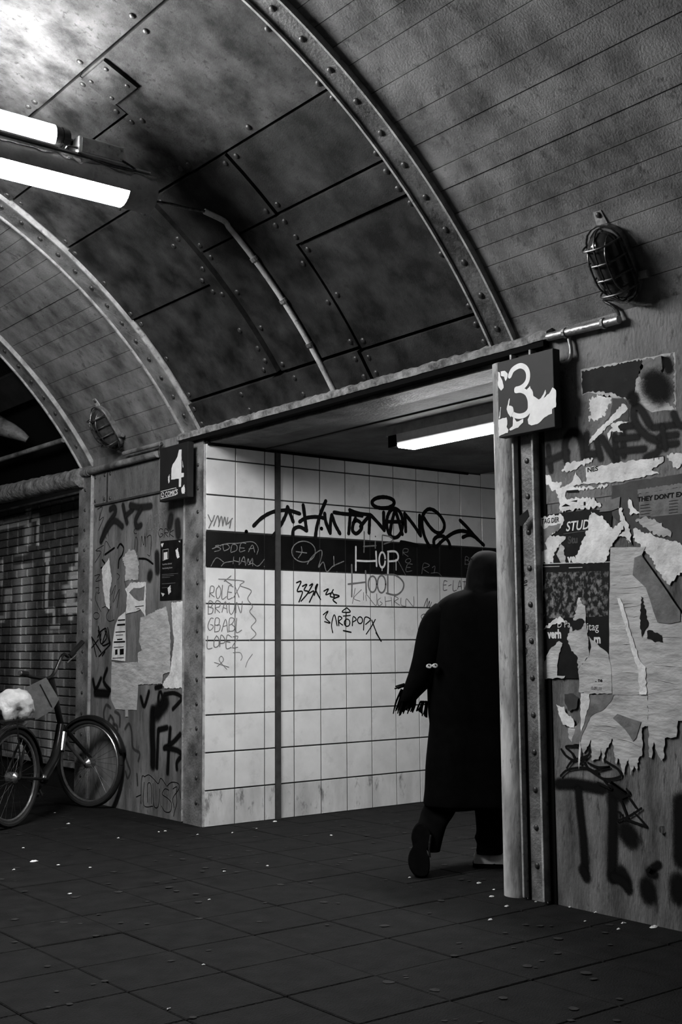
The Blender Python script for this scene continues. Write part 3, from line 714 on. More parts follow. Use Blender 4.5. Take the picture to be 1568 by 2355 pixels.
MB().tube(cr([(bx0+.01, LY-.05, cE.z+.14), (bx0-.06, LY-.07, cE.z+.125), (xe+.05, LY-.05, cE.z+.115)], 5), .007, 6).build('cable', M['wire'], bb)
MB().tube(cr([(bx1-.02, LY-.075, cE.z+.125), (bx1+.05, LY-.095, cE.z+.08), (bx1-.12, LY-.112, cE.z+.06), (bx0-.02, LY-.1, cE.z+.09)], 5), .006, 6).build('cable', M['wire'], bb)
# passage lamp
pl_ = tag(empty('ceiling_lamp', (5.13, 5.25, 2.72)), 'lit box-shaped strip lamp on the low passage ceiling', 'lamp')
box('lamp_base', 5.11, 5.27, 4.56, 6.02, 2.655, 2.72, M['housing'], pl_)
rim = [(5.10, 2.655), (5.104, 2.60), (5.112, 2.58), (5.268, 2.58), (5.276, 2.60), (5.28, 2.655)]
MB().loft([[Vector((x, y, z)) for x, z in rim] for y in (4.60, 5.90)]).build('lamp_body', M['print'], pl_)
MB().loft([[Vector((x, y, z)) for x, z in ((5.108, 2.583), (5.112, 2.574), (5.122, 2.565), (5.258, 2.565), (5.268, 2.574), (5.272, 2.583))] for y in (4.602, 5.902)]).build('diffuser', E_PASS, pl_)
box('end_piece', 5.105, 5.275, 5.90, 5.99, 2.575, 2.654, M['seam'], pl_)
# ---- platform signs
def sign(name, corners, X, th, label):
    P = [onx(x, y, X) for x, y in corners]; y0 = min(p.y for p in P); y1 = max(p.y for p in P); z0 = (P[2].z+P[3].z)/2; z1 = (P[0].z+P[1].z)/2
    o = tag(empty(name, (X, (y0+y1)/2, z0)), label, 'sign', 'platform number signs')
    box('sign_box', X, X+th, y0, y1, z0, z1, M['signface'], o, bev=.003)
    box('wall_bracket', X+th, WX, (y0+y1)/2-.08, (y0+y1)/2+.08, z0+.1, z1-.1, M['seam'], o)
    return o, Plane('x', X)
SX = WX-.115
s3, P3 = sign('platform_sign', [(1145, 831), (1271, 803), (1147, 1006), (1272, 984)], SX, .05, 'square black box sign with a torn white number 3')
c3 = crop(1100, 700, 5.888)
strokes('number_three', P3, c3, [[(425, 970), (460, 895), (520, 848), (580, 832), (640, 862), (672, 930), (668, 1020), (630, 1090), (570, 1135), (512, 1150)], [(512, 1168), (580, 1162), (650, 1197), (688, 1270), (698, 1350), (690, 1430), (640, 1490), (560, 1515), (480, 1495), (430, 1440)]], 12.2, M['print'], s3, off=.0012, label='white number 3', jit=0)
for q in ([(700, 1105), (740, 1190), (745, 1240), (820, 1290), (850, 1270), (910, 1155), (920, 1200), (885, 1270), (960, 1210), (1005, 1125), (1052, 1165), (1052, 1390), (1000, 1420), (1000, 1480), (900, 1530), (800, 1620), (720, 1640), (680, 1620), (670, 1560), (700, 1480), (690, 1250), (660, 1150)],
          [(275, 1560), (385, 1530), (395, 1620), (385, 1660), (410, 1700), (400, 1740), (340, 1760), (278, 1788)], [(470, 1510), (500, 1560), (520, 1590), (610, 1550), (610, 1600), (540, 1670), (480, 1690), (430, 1710), (420, 1690), (465, 1650)],
          [(268, 915), (290, 920), (300, 980), (330, 1040), (345, 1130), (310, 1170), (280, 1130), (268, 1100)], [(305, 910), (360, 900), (400, 940), (390, 1010), (370, 1040), (350, 980), (310, 970)], [(300, 1390), (309, 1390), (292, 1550), (280, 1540)], [(385, 1420), (420, 1275), (428, 1280), (415, 1370), (470, 1390), (480, 1440), (440, 1530), (420, 1500)]):
    sheet('torn_sticker', P3, c3, q, M['print'], s3, off=.001, th=.001, amp=.0025, step=.012)
s4, P4 = sign('platform_sign', [(368, 1028), (432, 1019), (367, 1154), (431, 1143)], SX, .05, 'black box sign with a damaged white number 4 beside the tiled corner')
c4 = crop(340, 960, 7.127)
sheet('number_four', P4, c4, [(515, 530), (555, 525), (550, 910), (592, 910), (590, 975), (548, 985), (545, 1135), (512, 1140), (512, 1005), (385, 1020), (390, 840), (410, 770), (440, 730), (490, 640)], M['print'], s4, off=.001, th=.001, amp=.002, step=.02, label='white number 4')
for q in ([(550, 1170), (600, 1100), (610, 1200), (600, 1250), (560, 1250)], [(335, 970), (360, 930), (355, 1060), (340, 1080)], [(565, 705), (585, 820), (575, 820)]): sheet('torn_sticker', P4, c4, q, M['print'], s4, off=.001, th=.001, amp=.003, step=.01)
strokes('sticker_frame', P4, c4, [[(212, 1338), (212, 1216), (462, 1152)], [(462, 1152), (464, 1268), (212, 1338)]], 1.4, M['print'], s4, off=.0012, sub=1)
lettering('sticker_lettering', 'COMICS', P4, c4((285, 1300)), 11, M['print'], s4, .0014, bold=.02, squeeze=.95)
strokes('sticker_emblem', P4, c4, [ell(245, 1270, 22, 38), [(232, 1258), (236, 1258)], [(254, 1254), (258, 1254)], [(236, 1290), (252, 1288)]], 1.6, M['print'], s4, off=.0012)

# ================================================================ PAINT AND PAPER
k7, k8, k6 = crop(440, 980, 3.136), crop(780, 980, 3.136), crop(440, 1450, 3.136)
T7 = [[(448, 720), (500, 668), (560, 630), (620, 612), (700, 608), (780, 632)], [(590, 790), (640, 720), (680, 640), (692, 582)], [(692, 582), (715, 640), (733, 690)], [(395, 760), (396, 761)],
      [(805, 570), (815, 640), (825, 720), (830, 755)], [(730, 795), (737, 745), (780, 727), (830, 755)], [(780, 690), (820, 665), (880, 655), (930, 658), (955, 665)], [(968, 540), (935, 620), (905, 720), (893, 805)], [(937, 738), (938, 740)],
      [(960, 630), (968, 690), (1000, 772)], [(1000, 772), (1002, 700), (1012, 640)], [(1012, 640), (1035, 710), (1070, 775)], [(1028, 622), (1090, 632), (1180, 640), (1230, 648)], [(1145, 612), (1140, 700), (1133, 775)],
      [(1165, 700), (1190, 680), (1220, 700), (1225, 740), (1190, 775), (1162, 755), (1165, 710), (1182, 665)], [(1140, 605), (1200, 628), (1285, 640)], [(1285, 640), (1283, 700), (1280, 770)], [(1283, 645), (1245, 690), (1218, 725)],
      [(1290, 640), (1340, 692), (1390, 752)], [(1390, 752), (1386, 690), (1385, 622)], ell(1465, 700, 58, 105), [(1468, 605), (1445, 690), (1428, 785)], [(1470, 605), (1495, 690), (1520, 780)], [(1410, 690), (1540, 690)], ell(1382, 552, 80, 40)]
T8 = [[(470, 630), (476, 700), (478, 760)], [(478, 640), (540, 720), (585, 790)], [(585, 790), (577, 720), (578, 645)],
      [(650, 870), (615, 800), (597, 720), (600, 650), (630, 605), (670, 602), (720, 640), (755, 700), (750, 750), (720, 772), (680, 755), (640, 710), (605, 655)], [(682, 862), (682, 820), (710, 796), (750, 796), (785, 830), (800, 875)],
      [(700, 870), (750, 820), (820, 772), (880, 756), (940, 768)], [(870, 680), (920, 730), (980, 800), (1040, 858)], [(890, 802), (935, 785), (980, 800)], [(445, 836), (500, 846), (560, 860)]]
strokes('graffiti', TILE, k7, T7, 9.2, M['marker'], wt, label='large black marker tag with halo, first half')
strokes('graffiti', TILE, k8, T8, 9.2, M['marker'], wt, off=.0022, label='large black marker tag ending in an arrow')
strokes('graffiti', TILE, k7, [[(1185, 870), (1185, 960), (1185, 1040)], [(1190, 970), (1260, 974), (1330, 972)], [(1330, 905), (1335, 1010)], ell(1375, 965, 22, 55), [(1418, 905), (1418, 1000), (1416, 1060)], [(1415, 905), (1470, 905), (1490, 935), (1480, 968), (1425, 975)], [2, (1474, 960), (1475, 1040)], [2, (1375, 1010), (1374, 1042)]], 4.6, M['silver'], wt, label='white marker word HOP')
strokes('graffiti', TILE, k7, [[(1245, 762), (1245, 840), (1243, 910)], [(1240, 868), (1330, 862)], [(1325, 832), (1325, 880)], [(1325, 795), (1327, 797)], [(1375, 790), (1376, 900)], [(1378, 786), (1438, 800), (1445, 828), (1388, 850)]], 3.2, M['greymark'], wt, off=.0019, label='grey marker word HIP')
strokes('graffiti', TILE, k7, [[(1155, 1000), (1157, 1110), (1155, 1230)], [(1130, 1140), (1200, 1132), (1255, 1125)], [(1255, 1045), (1260, 1205)], ell(1305, 1140, 30, 58), ell(1370, 1140, 30, 62), [(1415, 1075), (1415, 1200)], [(1395, 1072), (1470, 1075), (1526, 1125), (1522, 1180), (1475, 1218), (1405, 1205)]], 4.2, M['greymark'], wt, label='grey marker word HOOD')
strokes('graffiti', TILE, k7, [[(1180, 1170), (1160, 1280)], [(1225, 1180), (1170, 1240), (1215, 1262)], [(1240, 1200), (1240, 1255)], [(1260, 1260), (1262, 1215), (1330, 1295), (1335, 1210)], [(1362, 1240), (1342, 1260), (1350, 1295), (1375, 1280), (1360, 1266)], [(1395, 1230), (1400, 1300)], [(1397, 1265), (1440, 1258)], [(1440, 1235), (1445, 1300)],
        [(1460, 1300), (1462, 1232), (1492, 1245), (1465, 1264), (1502, 1292)], [(1510, 1240), (1512, 1290), (1545, 1300)], [(1545, 1300), (1550, 1245), (1600, 1300), (1602, 1230)]], 1.7, M['greymark'], wt, label='thin grey word under HOOD')
strokes('graffiti', TILE, k7, [[(757, 1130), (790, 1122), (762, 1190), (800, 1195), (775, 1268)], [(800, 1155), (832, 1142), (812, 1182), (842, 1198), (790, 1262)], [(852, 1150), (874, 1140), (842, 1205), (884, 1190), (850, 1270)], [(885, 1220), (910, 1140), (893, 1175), (930, 1250)],
        [(955, 1190), (987, 1175), (968, 1215), (1002, 1205)], [(1022, 1180), (1000, 1225), (1030, 1232), (1016, 1200)], [(1030, 1215), (1066, 1226), (1020, 1250), (1045, 1277)]], 3.6, M['marker'], wt, label='small black tag with the number 161')
strokes('graffiti', TILE, k7, [[(1018, 1490), (1010, 1430), (1030, 1360), (1050, 1440)], [(950, 1360), (985, 1335), (965, 1380), (1000, 1420), (960, 1410)], [(1062, 1440), (1060, 1375), (1085, 1385), (1062, 1410), (1090, 1435)], [(1095, 1370), (1145, 1365)], [(1120, 1310), (1085, 1340), (1145, 1340), (1120, 1310)], [(1115, 1350), (1110, 1430)], ell(1122, 1418, 20, 26), [(1160, 1440), (1165, 1375), (1188, 1395), (1165, 1412)],
        ell(1215, 1400, 18, 24), [(1240, 1470), (1250, 1380), (1290, 1395), (1255, 1430)], [(1260, 1500), (1300, 1440), (1325, 1395)], [(1300, 1400), (1330, 1480), (1365, 1550)], [3.4, (1095, 1475), (1150, 1487)], [3.4, (1330, 1490), (1368, 1552)]], 3.0, M['marker'], wt, label='small scratchy black tag')
def words(lst, cv, jit=.1, lean=.1):
    out = []
    for b, x, y, wc, hc in lst: out += scrawl(cv, b, x, y, wc, hc, jit, lean)
    return out
strokes('graffiti', TILE, k7, words([('ROLEX', 130, 1240, 44, 85), ('BRAUN', 118, 1350, 50, 85), ('GBABL', 115, 1480, 52, 95), ('LOPEZ', 112, 1600, 46, 85)], k7)+[[(195, 1103), (290, 1108), (380, 1120), (350, 1150), (430, 1185), (405, 1245), (440, 1300), (420, 1340), (465, 1400), (430, 1450), (465, 1500), (412, 1550)], [(285, 1080), (235, 1120)], [(240, 1110), (290, 1145)]], 2.0, M['greymark'], wt, label='column of thin grey handwritten words')
strokes('graffiti', TILE, k6, [[(165, 230), (270, 265)], [(185, 260), (230, 215), (215, 185), (200, 215), (255, 280)], [(440, 170), (405, 220), (390, 265)], [(300, 160), (350, 160), (365, 190), (355, 215)]], 1.5, M['greymark'], wt)
strokes('graffiti', TILE, k7, [[(120, 640), (145, 690), (165, 645)], [(145, 690), (125, 735)], [(160, 720), (190, 645), (200, 715)], [(195, 725), (215, 650), (225, 715)], [(225, 720), (240, 655), (250, 715), (262, 660)], [(262, 705), (295, 665)], [(285, 680), (275, 735)]], 2.8, M['greymark'], wt, label='small grey tag on the corner tiles')
strokes('graffiti', TILE, k7, words([('SODEA', 165, 905, 60, 55), ('HAM', 300, 1000, 50, 50)], k7, .18)+[[(150, 885), (240, 850), (330, 845), (440, 835), (480, 880), (470, 925)], [(215, 1010), (240, 985), (300, 975)], [(140, 1010), (180, 950), (230, 980)], [(410, 1000), (440, 990), (480, 1010), (525, 960)], [(524, 1012), (526, 1014)]], 1.9, M['dimsilver'], wt, off=.0019, label='pale scrawl on the black tile band')
strokes('graffiti', TILE, k7, [ell(808, 905, 85, 75, 18), [(792, 870), (795, 910), (770, 950)], [(755, 905), (830, 915)], [(835, 995), (870, 940), (930, 895), (940, 930), (915, 1020), (950, 980), (975, 1050), (1020, 1010), (1098, 975)], [(1025, 940), (1028, 1010)], [(1047, 1050), (1049, 1052)]], 2.4, M['dimsilver'], wt, off=.0019, label='pale circled scrawl on the black band')
strokes('graffiti', TILE, k8, words([('R', 455, 935, 55, 48), ('O', 475, 985, 45, 30), ('E', 480, 1045, 55, 45), ('R', 595, 1065, 70, 80), ('1', 660, 1060, 60, 50), ('B', 905, 1000, 40, 60)], k8)+[[(660, 1060), (710, 1058), (738, 1085)], [(425, 975), (480, 1080)]], 1.3, M['dimsilver'], wt, off=.0019, label='thin pale letters on the black band')
strokes('graffiti', TILE, k8, words([('E-LAT', 750, 1180, 34, 62)], k8)+[[(610, 1300), (635, 1240), (630, 1310), (650, 1260), (645, 1315), (665, 1270)], [(600, 1400), (590, 1370), (610, 1355), (630, 1365)]], 1.5, M['marker'], wt, label='small black letters beside the walking person')
# ---------- pier wall (left of the opening)
kE, kF = crop(0, 1000, 3.267), crop(0, 1450, 3.267)
softstrokes('graffiti', WALL, kE, [(15, (830, 560), (860, 545), (865, 590), (800, 690), (760, 800)), (15, (765, 790), (850, 650), (920, 690)), (14, (925, 530), (940, 600), (955, 660)), (14, (1000, 560), (945, 610)), (16, (980, 530), (1050, 545), (1135, 535)), (15, (1060, 560), (1020, 640), (1030, 690), (1060, 680)), (24, (1285, 620), (1275, 680)), (24, (1335, 660), (1340, 750)), (18, (1425, 680), (1430, 750)), (24, (1130, 1050), (1125, 1070)), (22, (1180, 900), (1185, 1020))], SPR2, wp_, label='grey sprayed tag under sign 4')
strokes('graffiti', WALL, kE, [[(1120, 470), (1140, 500)], [(1165, 450), (1160, 490)], [(1100, 690), (1130, 600), (1140, 650), (1170, 590)], ell(1180, 640, 30, 40), ell(1215, 630, 25, 50), [(1095, 660), (1250, 560)], [(1085, 715), (1170, 710), (1200, 740)], ell(1185, 680, 18, 20), [(1200, 560), (1245, 540), (1255, 600), (1210, 690)]], 1.8, M['dimsilver'], wp_, label='pale scribble beside sign 4')
strokes('graffiti', WALL, kE, words([('GRK', 1190, 770, 42, 60), ('C', 1005, 745, 30, 40)], kE)+[[(715, 960), (760, 880), (720, 870), (780, 830)], [(780, 910), (795, 800), (830, 850)], [(800, 780), (790, 745), (812, 720), (815, 760)], [5, (790, 900), (860, 850)], [5, (770, 940), (800, 990), (760, 1000)], [5, (885, 850), (905, 820), (930, 850), (920, 900), (895, 940), (890, 1000)], [5, (1045, 930), (1100, 935), (1150, 970)],
        [(1010, 860), (1020, 770), (1035, 800), (1030, 880)], [(1060, 840), (1065, 760), (1080, 830), (1090, 760), (1095, 840)], [(1105, 770), (1135, 760), (1130, 900), (1110, 900)], [(720, 1150), (745, 1150), (735, 1190), (750, 1185)], [(712, 1060), (750, 1050), (720, 1100), (760, 1090)], [(725, 1180), (720, 1240), (760, 1330)], ell(725, 1360, 22, 25), [(770, 1300), (800, 1290), (815, 1320)], [(835, 1290), (800, 1360), (820, 1400), (860, 1390)],
        [(840, 1200), (870, 1130), (850, 1260), (900, 1160), (880, 1300)], [(735, 560), (770, 545), (745, 640), (780, 620), (740, 720)], [(880, 1040), (900, 1060), (885, 1090)], [(1000, 1090), (940, 1080), (945, 1140)]], 1.7, M['marker'], wp_, label='many thin black marker scribbles')
strokes('graffiti', WALL, kE, [[(690, 1520), (760, 1633)], [(740, 1440), (760, 1540)], [(735, 1520), (755, 1480), (800, 1460), (770, 1580), (830, 1560)], [(810, 1450), (830, 1570)], [(690, 1600), (740, 1540)]], 4.2, M['marker'], wp_, label='black marker letters above the bicycle')
strokes('graffiti', WALL, kF, [[(740, 0), (755, 90)], [(760, 20), (760, 100), (800, 60), (790, 0)], [(800, 0), (825, 100)], [(690, 50), (725, 195)], [(745, 195), (830, 105)], [(770, 190), (790, 160)]], 4.2, M['marker'], wp_, off=.0021)
softstrokes('graffiti', WALL, kF, [(11, (700, 370), (720, 440), (760, 360)), (11, (715, 460), (820, 470)), (11, (805, 290), (780, 380), (830, 450)), (20, (720, 470), (810, 475))], SPR, wp_, label='dark sprayed letters above the bicycle wheel')
softstrokes('graffiti', WALL, kF, [(8, (830, 580), (800, 560), (780, 620), (790, 690), (810, 720)), (8, (830, 640), (815, 690), (840, 730), (855, 680), (835, 645)), (8, (865, 610), (900, 640), (900, 720)), (8, (860, 710), (850, 770), (875, 790), (885, 730), (865, 705)), (7, (790, 790), (820, 790), (840, 830)), (7, (940, 740), (970, 700), (990, 760), (1000, 880), (1050, 920), (1040, 980)), (7, (930, 900), (960, 1000), (980, 1060), (960, 1110), (945, 1060)), (7, (870, 880), (900, 1000), (905, 1080)), (7, (1030, 1080), (1035, 1160))], SPR3, wp_, label='faint sprayed word beside the bicycle wheel')
softstrokes('graffiti', WALL, kF, [(14, (1195, 745), (1255, 730)), (12, (1190, 750), (1185, 880), (1180, 1030)), (13, (1280, 735), (1270, 880), (1260, 1070)), (13, (1355, 780), (1300, 840), (1235, 885)), (13, (1240, 880), (1330, 900), (1385, 945)), (12, (1360, 950), (1330, 990), (1330, 1040)), (14, (1370, 1060), (1372, 1070)), (26, (1150, 600), (1145, 760), (1150, 900), (1150, 1010)), (40, (1240, 540), (1180, 620))], SPR, wp_, label='black sprayed letters low on the pier')
softstrokes('graffiti', WALL, kF, [(11, (1060, 500), (1085, 570), (1120, 460)), (11, (1170, 430), (1215, 420)), (9, (1200, 460), (1190, 520), (1205, 560), (1225, 520), (1210, 460)), (10, (1235, 480), (1310, 470), (1365, 510), (1300, 590))], SPR, wp_, off=.0024, label='black sprayed loops below the torn papers')
strokes('graffiti', WALL, kF, [[(1085, 1140), (1080, 1310), (1150, 1320)], [(1060, 1300), (1065, 1110), (1085, 1095)], [(1110, 1290), (1108, 1160), (1135, 1160), (1138, 1300)], [(1085, 1100), (1120, 1085), (1160, 1120), (1190, 1150), (1210, 1110), (1250, 1165)], [(1150, 1150), (1155, 1310), (1190, 1320), (1200, 1190)], [(1270, 1200), (1240, 1190), (1220, 1230), (1260, 1260), (1290, 1300), (1280, 1360), (1240, 1360), (1215, 1320)],
        [(1255, 1170), (1290, 1140), (1340, 1150), (1345, 1190), (1300, 1260), (1310, 1330)], [(1300, 1190), (1330, 1175), (1325, 1230), (1330, 1290), (1315, 1350), (1305, 1395)], [(1025, 1250), (1060, 1235)], [(1350, 1200), (1365, 1300), (1360, 1350)]], 2.0, M['marker'], wp_, label='black outlined bubble letters at the foot of the pier')
# papers on the pier
def poster(name, label, cat='poster', group=None): return tag(empty(name), label, cat, group)
def torn(name, label, pts, cv, m, off=.003, amp=.004, step=.03, group=None, cat='paper', pl=WALL):
    o = sheet(name, pl, cv, pts, m, None, off=off, th=.0014, amp=amp, step=step); return tag(o, label, cat, group)
bp = tag(sheet('notice_poster', WALL, kE, [(1210, 800), (1372, 784), (1366, 1238), (1205, 1246)], M['posterblack'], None, off=.003, th=.002), 'black printed notice on the pier below sign 4', 'poster')
strokes('print_marks', WALL, kE, [[(1228, 865), (1270, 858)], [(1228, 865), (1228, 945)], [(1270, 858), (1270, 930)], [(1228, 945), (1270, 930)]], 1.0, M['paperg'], bp, off=.0062, sub=1)
sheet('print_icon', WALL, kE, [(1235, 885), (1262, 880), (1262, 935), (1235, 940)], M['print'], bp, off=.0055, th=.0006)
lettering('lettering', 'Rauchfreier Bahnhof', WALL, kE((1225, 980)), 3.6, M['paperg'], bp, .0062)
lettering('lettering', 'Non-Smoking Station', WALL, kE((1225, 1010)), 3.6, M['paperg'], bp, .0062)
for i, yy in enumerate((1050, 1062, 1074, 1120, 1150)):
    strokes('text_line', WALL, kE, [[(1222, yy), (1222+(120, 90, 60, 100, 40)[i], yy-(8, 6, 4, 7, 3)[i])]], .8, M['paperd'], bp, off=.0062)
for q in ([(1322, 870), (1340, 850), (1352, 920), (1335, 930)], [(1215, 820), (1235, 812), (1222, 850)], [(1215, 1185), (1245, 1195), (1225, 1215)], [(1265, 1150), (1285, 1130), (1290, 1180), (1270, 1200)], [(1345, 800), (1360, 796), (1358, 812)]):
    sheet('scuff', WALL, kE, q, M['paper'], bp, off=.0055, th=.0005, amp=.003, step=.01)
torn('torn_paper', 'pale torn paper with curled edge nearest the left pillar', [(1292, 1262), (1414, 1250), (1432, 1400), (1422, 1560), (1395, 1760), (1386, 1900), (1240, 1905), (1226, 1870), (1280, 1790), (1312, 1560), (1300, 1440)], kE, M['paper'], .0046, group='papers on the pier')
torn('torn_paper', 'wide creased grey paper below the black notice', [(1060, 1372), (1100, 1360), (1180, 1320), (1250, 1290), (1282, 1450), (1287, 1560), (1280, 1780), (1230, 1800), (1222, 1870), (1036, 1878), (1040, 1640), (1075, 1620), (1048, 1560)], kE, M['paperg'], .0044, group='papers on the pier')
torn('torn_paper', 'tall blank grey paper hanging lowest on the pier', [(842, 1705), (900, 1715), (1034, 1706), (1040, 1900), (1030, 2068), (965, 2066), (965, 2118), (945, 2118), (945, 2066), (872, 2062), (836, 1985)], kE, M['paperg'], .003, amp=.002, group='papers on the pier')
torn('torn_paper', 'small ragged white paper at the top of the pier papers', [(922, 930), (972, 862), (1020, 872), (1045, 960), (1040, 1085), (1000, 1090), (940, 1095), (948, 1000)], kE, M['paperg'], .003, .006, .02, group='papers on the pier')
fp = torn('torn_poster', 'torn white poster with a dark grey flag shape', [(985, 1112), (1102, 1105), (1096, 1362), (1060, 1310), (1020, 1330), (950, 1345), (960, 1200), (945, 1160)], kE, M['paper'], .0048, .003, .03, group='papers on the pier')
sheet('flag_shape', WALL, kE, [(975, 1185), (1010, 1150), (1060, 1150), (1093, 1135), (1086, 1245), (1050, 1250), (1010, 1225)], M['paperd'], fp, off=.0064, th=.0005, amp=.002, step=.02)
strokes('text_line', WALL, kE, [[(1022, 1292), (1085, 1285)]], 2.0, M['marker'], fp, off=.0067)
strokes('text_line', WALL, kE, [[(1032, 1308), (1055, 1305)]], 1.6, M['marker'], fp, off=.0067)
torn('torn_paper', 'narrow white paper strip torn down the left of the pier', [(768, 1010), (800, 960), (822, 925), (830, 1000), (842, 1090), (826, 1180), (826, 1310), (800, 1290), (780, 1180)], kE, M['paper'], .003, .004, .03, group='papers on the pier')
npz = torn('newspaper_sheet', 'white printed news sheet with dark bars on the pier', [(895, 1370), (945, 1330), (950, 1600), (944, 1702), (842, 1690), (850, 1560), (870, 1430)], kE, M['paper'], .0042, .001, .05, group='papers on the pier', cat='poster')
for (a, b, c, d) in ((890, 1385, 945, 1395), (885, 1418, 945, 1432), (872, 1475, 945, 1483), (875, 1500, 930, 1505), (885, 1530, 925, 1540), (860, 1548, 945, 1560), (860, 1590, 935, 1596), (870, 1610, 888, 1650), (905, 1605, 935, 1650), (850, 1672, 935, 1678)):
    sheet('print_bar', WALL, kE, [(a, b+4), (c, b), (c, d), (a, d+4)], M['marker'], npz, off=.0059, th=.0004)
# ---------- right wall, near the camera
a1, a2, a3 = crop(1120, 780, 3.5), crop(1120, 1180, 3.5), crop(1120, 1560, 3.5)
softstrokes('graffiti', WALL, a1, [(20, (405, 850), (405, 960), (410, 1040)), (16, (495, 870), (505, 960), (520, 1060)), (18, (400, 1010), (520, 970), (650, 915)), (20, (645, 980), (632, 840), (680, 755), (735, 765), (770, 840), (785, 960)), (18, (805, 770), (810, 950)), (18, (815, 930), (880, 925)), (18, (880, 800), (920, 960)), (20, (930, 800), (1050, 990)), (18, (1030, 780), (1050, 960)),
        (17, (1095, 720), (1105, 940)), (17, (1055, 712), (1205, 692)), (17, (1045, 805), (1220, 788)), (17, (1060, 905), (1270, 885)), (20, (1320, 700), (1235, 560), (1185, 565), (1200, 680), (1290, 780), (1385, 830), (1375, 910), (1285, 955)), (17, (1350, 712), (1520, 690)), (17, (1390, 790), (1530, 770)), (17, (1400, 855), (1530, 840)), (17, (1415, 705), (1440, 880)), (18, (1505, 600), (1540, 680), (1580, 700))], SPR2, wr, off=.0052, label='dark sprayed letters across the wall beside sign 3')
softstrokes('graffiti', WALL, a3, [(27, (575, 850), (700, 850), (820, 870), (930, 890)), (23, (735, 900), (750, 1080), (775, 1300), (790, 1560)), (30, (1010, 900), (1015, 1100), (1010, 1400), (1005, 1600)), (50, (1120, 1230), (1160, 1290)), (46, (1290, 1680), (1300, 1740)), (50, (1540, 1650), (1540, 1740)), (44, (1560, 1000), (1560, 1450)), (30, (1020, 900), (1100, 960)), (34, (1080, 1560), (1120, 1640)), (26, (770, 1540), (800, 1600)), (20, (1380, 1500), (1300, 1560), (1350, 1580)), (24, (1020, 1600), (1100, 1640), (1140, 1700))], SPR, wr, label='fat black spray strokes low on the near wall')
strokes('graffiti', WALL, a3, [[(600, 785), (640, 745), (700, 725), (800, 722), (880, 770), (960, 810), (1080, 790), (1060, 730), (1000, 690), (950, 660)], [(605, 570), (640, 620), (710, 660), (690, 600), (640, 550), (720, 545), (800, 548)], [(830, 560), (820, 620), (700, 660), (650, 720)], [(760, 690), (820, 620)], [(780, 660), (820, 720), (900, 760)], [(820, 680), (900, 715), (1000, 712), (880, 745)], [(900, 840), (960, 870), (1010, 890), (950, 820), (1000, 830), (1090, 900), (1130, 920), (1000, 830)],
        [(1055, 1145), (1150, 1110), (1250, 1045)], [(1085, 985), (1125, 1090), (1135, 1130)], [(1150, 960), (1205, 1040)], [(1120, 1130), (1200, 1160), (1285, 1190)], [(1190, 1080), (1240, 1130), (1285, 1185)], [(1090, 960), (1150, 930), (1130, 890)], [(1060, 1075), (1085, 1085), (1080, 1115)]], 5.6, M['marker'], wr, off=.0075, label='tangled black marker tag below the torn posters')
MB().tube([onx(1523, 1908, WX), onx(1523, 1908, WX-.008)], .017, 14).build('round_cap', M['wall_low'], wr)
G = 'torn posters on the near wall'
u1 = torn('torn_poster', 'pale poster corner with dark brushed paint at the upper wall', [(757, 247), (1515, 105), (1526, 578), (1430, 572), (1330, 590), (1210, 512), (1100, 480), (960, 470), (830, 428), (768, 455)], a1, M['paperg'], .003, .003, .05, G, 'poster')
sheet('brushed_paint', WALL, a1, [(764, 262), (900, 232), (1100, 196), (1250, 165), (1260, 230), (1200, 330), (1190, 500), (1100, 470), (1020, 440), (920, 425), (830, 424), (772, 448)], M['posterblack'], u1, off=.0046, th=.0006, amp=.004, step=.02, label='black brushed paint')
sheet('torn_layer', WALL, a1, [(1265, 165), (1330, 155), (1420, 140), (1440, 200), (1400, 290), (1420, 170), (1500, 112), (1512, 560), (1440, 500), (1330, 330), (1210, 310)], M['paperd'], u1, off=.0046, th=.0006, amp=.006, step=.02)
softstrokes('spray_blot', WALL, a1, [(66, (1340, 360), (1400, 420)), (24, (1450, 180), (1470, 240)), (30, (1180, 470), (1190, 490))], SPR, u1, off=.0062)
torn('torn_paper', 'feathered white paper remnant under the brushed poster', [(830, 480), (900, 455), (1015, 455), (1000, 520), (960, 560), (960, 600), (900, 640), (820, 660), (840, 600), (815, 560)], a1, M['paper'], .003, .008, .015, G)
torn('torn_paper', 'slanting white paper sliver over the sprayed letters', [(1105, 520), (1140, 560), (1060, 640), (960, 720), (880, 800), (820, 862), (850, 780), (930, 700), (1010, 620), (1070, 545)], a1, M['paper'], .0058, .004, .02, G)
torn('torn_paper', 'short white paper shred right of the slanting sliver', [(1000, 690), (1090, 660), (1150, 665), (1060, 700), (1100, 755), (1010, 740), (985, 820), (975, 760), (1020, 715)], a1, M['paper'], .006, .004, .02, G)
torn('torn_paper', 'dark torn poster scrap above the sprayed letters', [(1010, 480), (1100, 470), (1150, 540), (1145, 660), (1030, 665), (920, 730), (900, 740), (1000, 600)], a1, M['posterdark'], .0042, .004, .03, G)
st = torn('torn_poster', 'long white torn poster strip across the wall', [(800, 1036), (990, 1008), (1425, 938), (1428, 985), (1330, 1055), (1395, 1085), (1250, 1110), (1080, 1148), (800, 1166), (640, 1196), (690, 1150), (722, 1068), (770, 1160), (805, 1150)], a1, M['paper'], .0066, .004, .03, G, 'poster')
lettering('lettering', 'NES', WALL, a1((815, 1072)), 10, M['marker'], st, .0086, bold=.03, squeeze=1.25)
strokes('print_marks', WALL, a1, [[(1300, 965), (1425, 942)], [(1350, 975), (1352, 955)], [(1390, 968), (1392, 948)]], 1.6, M['marker'], st, off=.0086, sub=1)
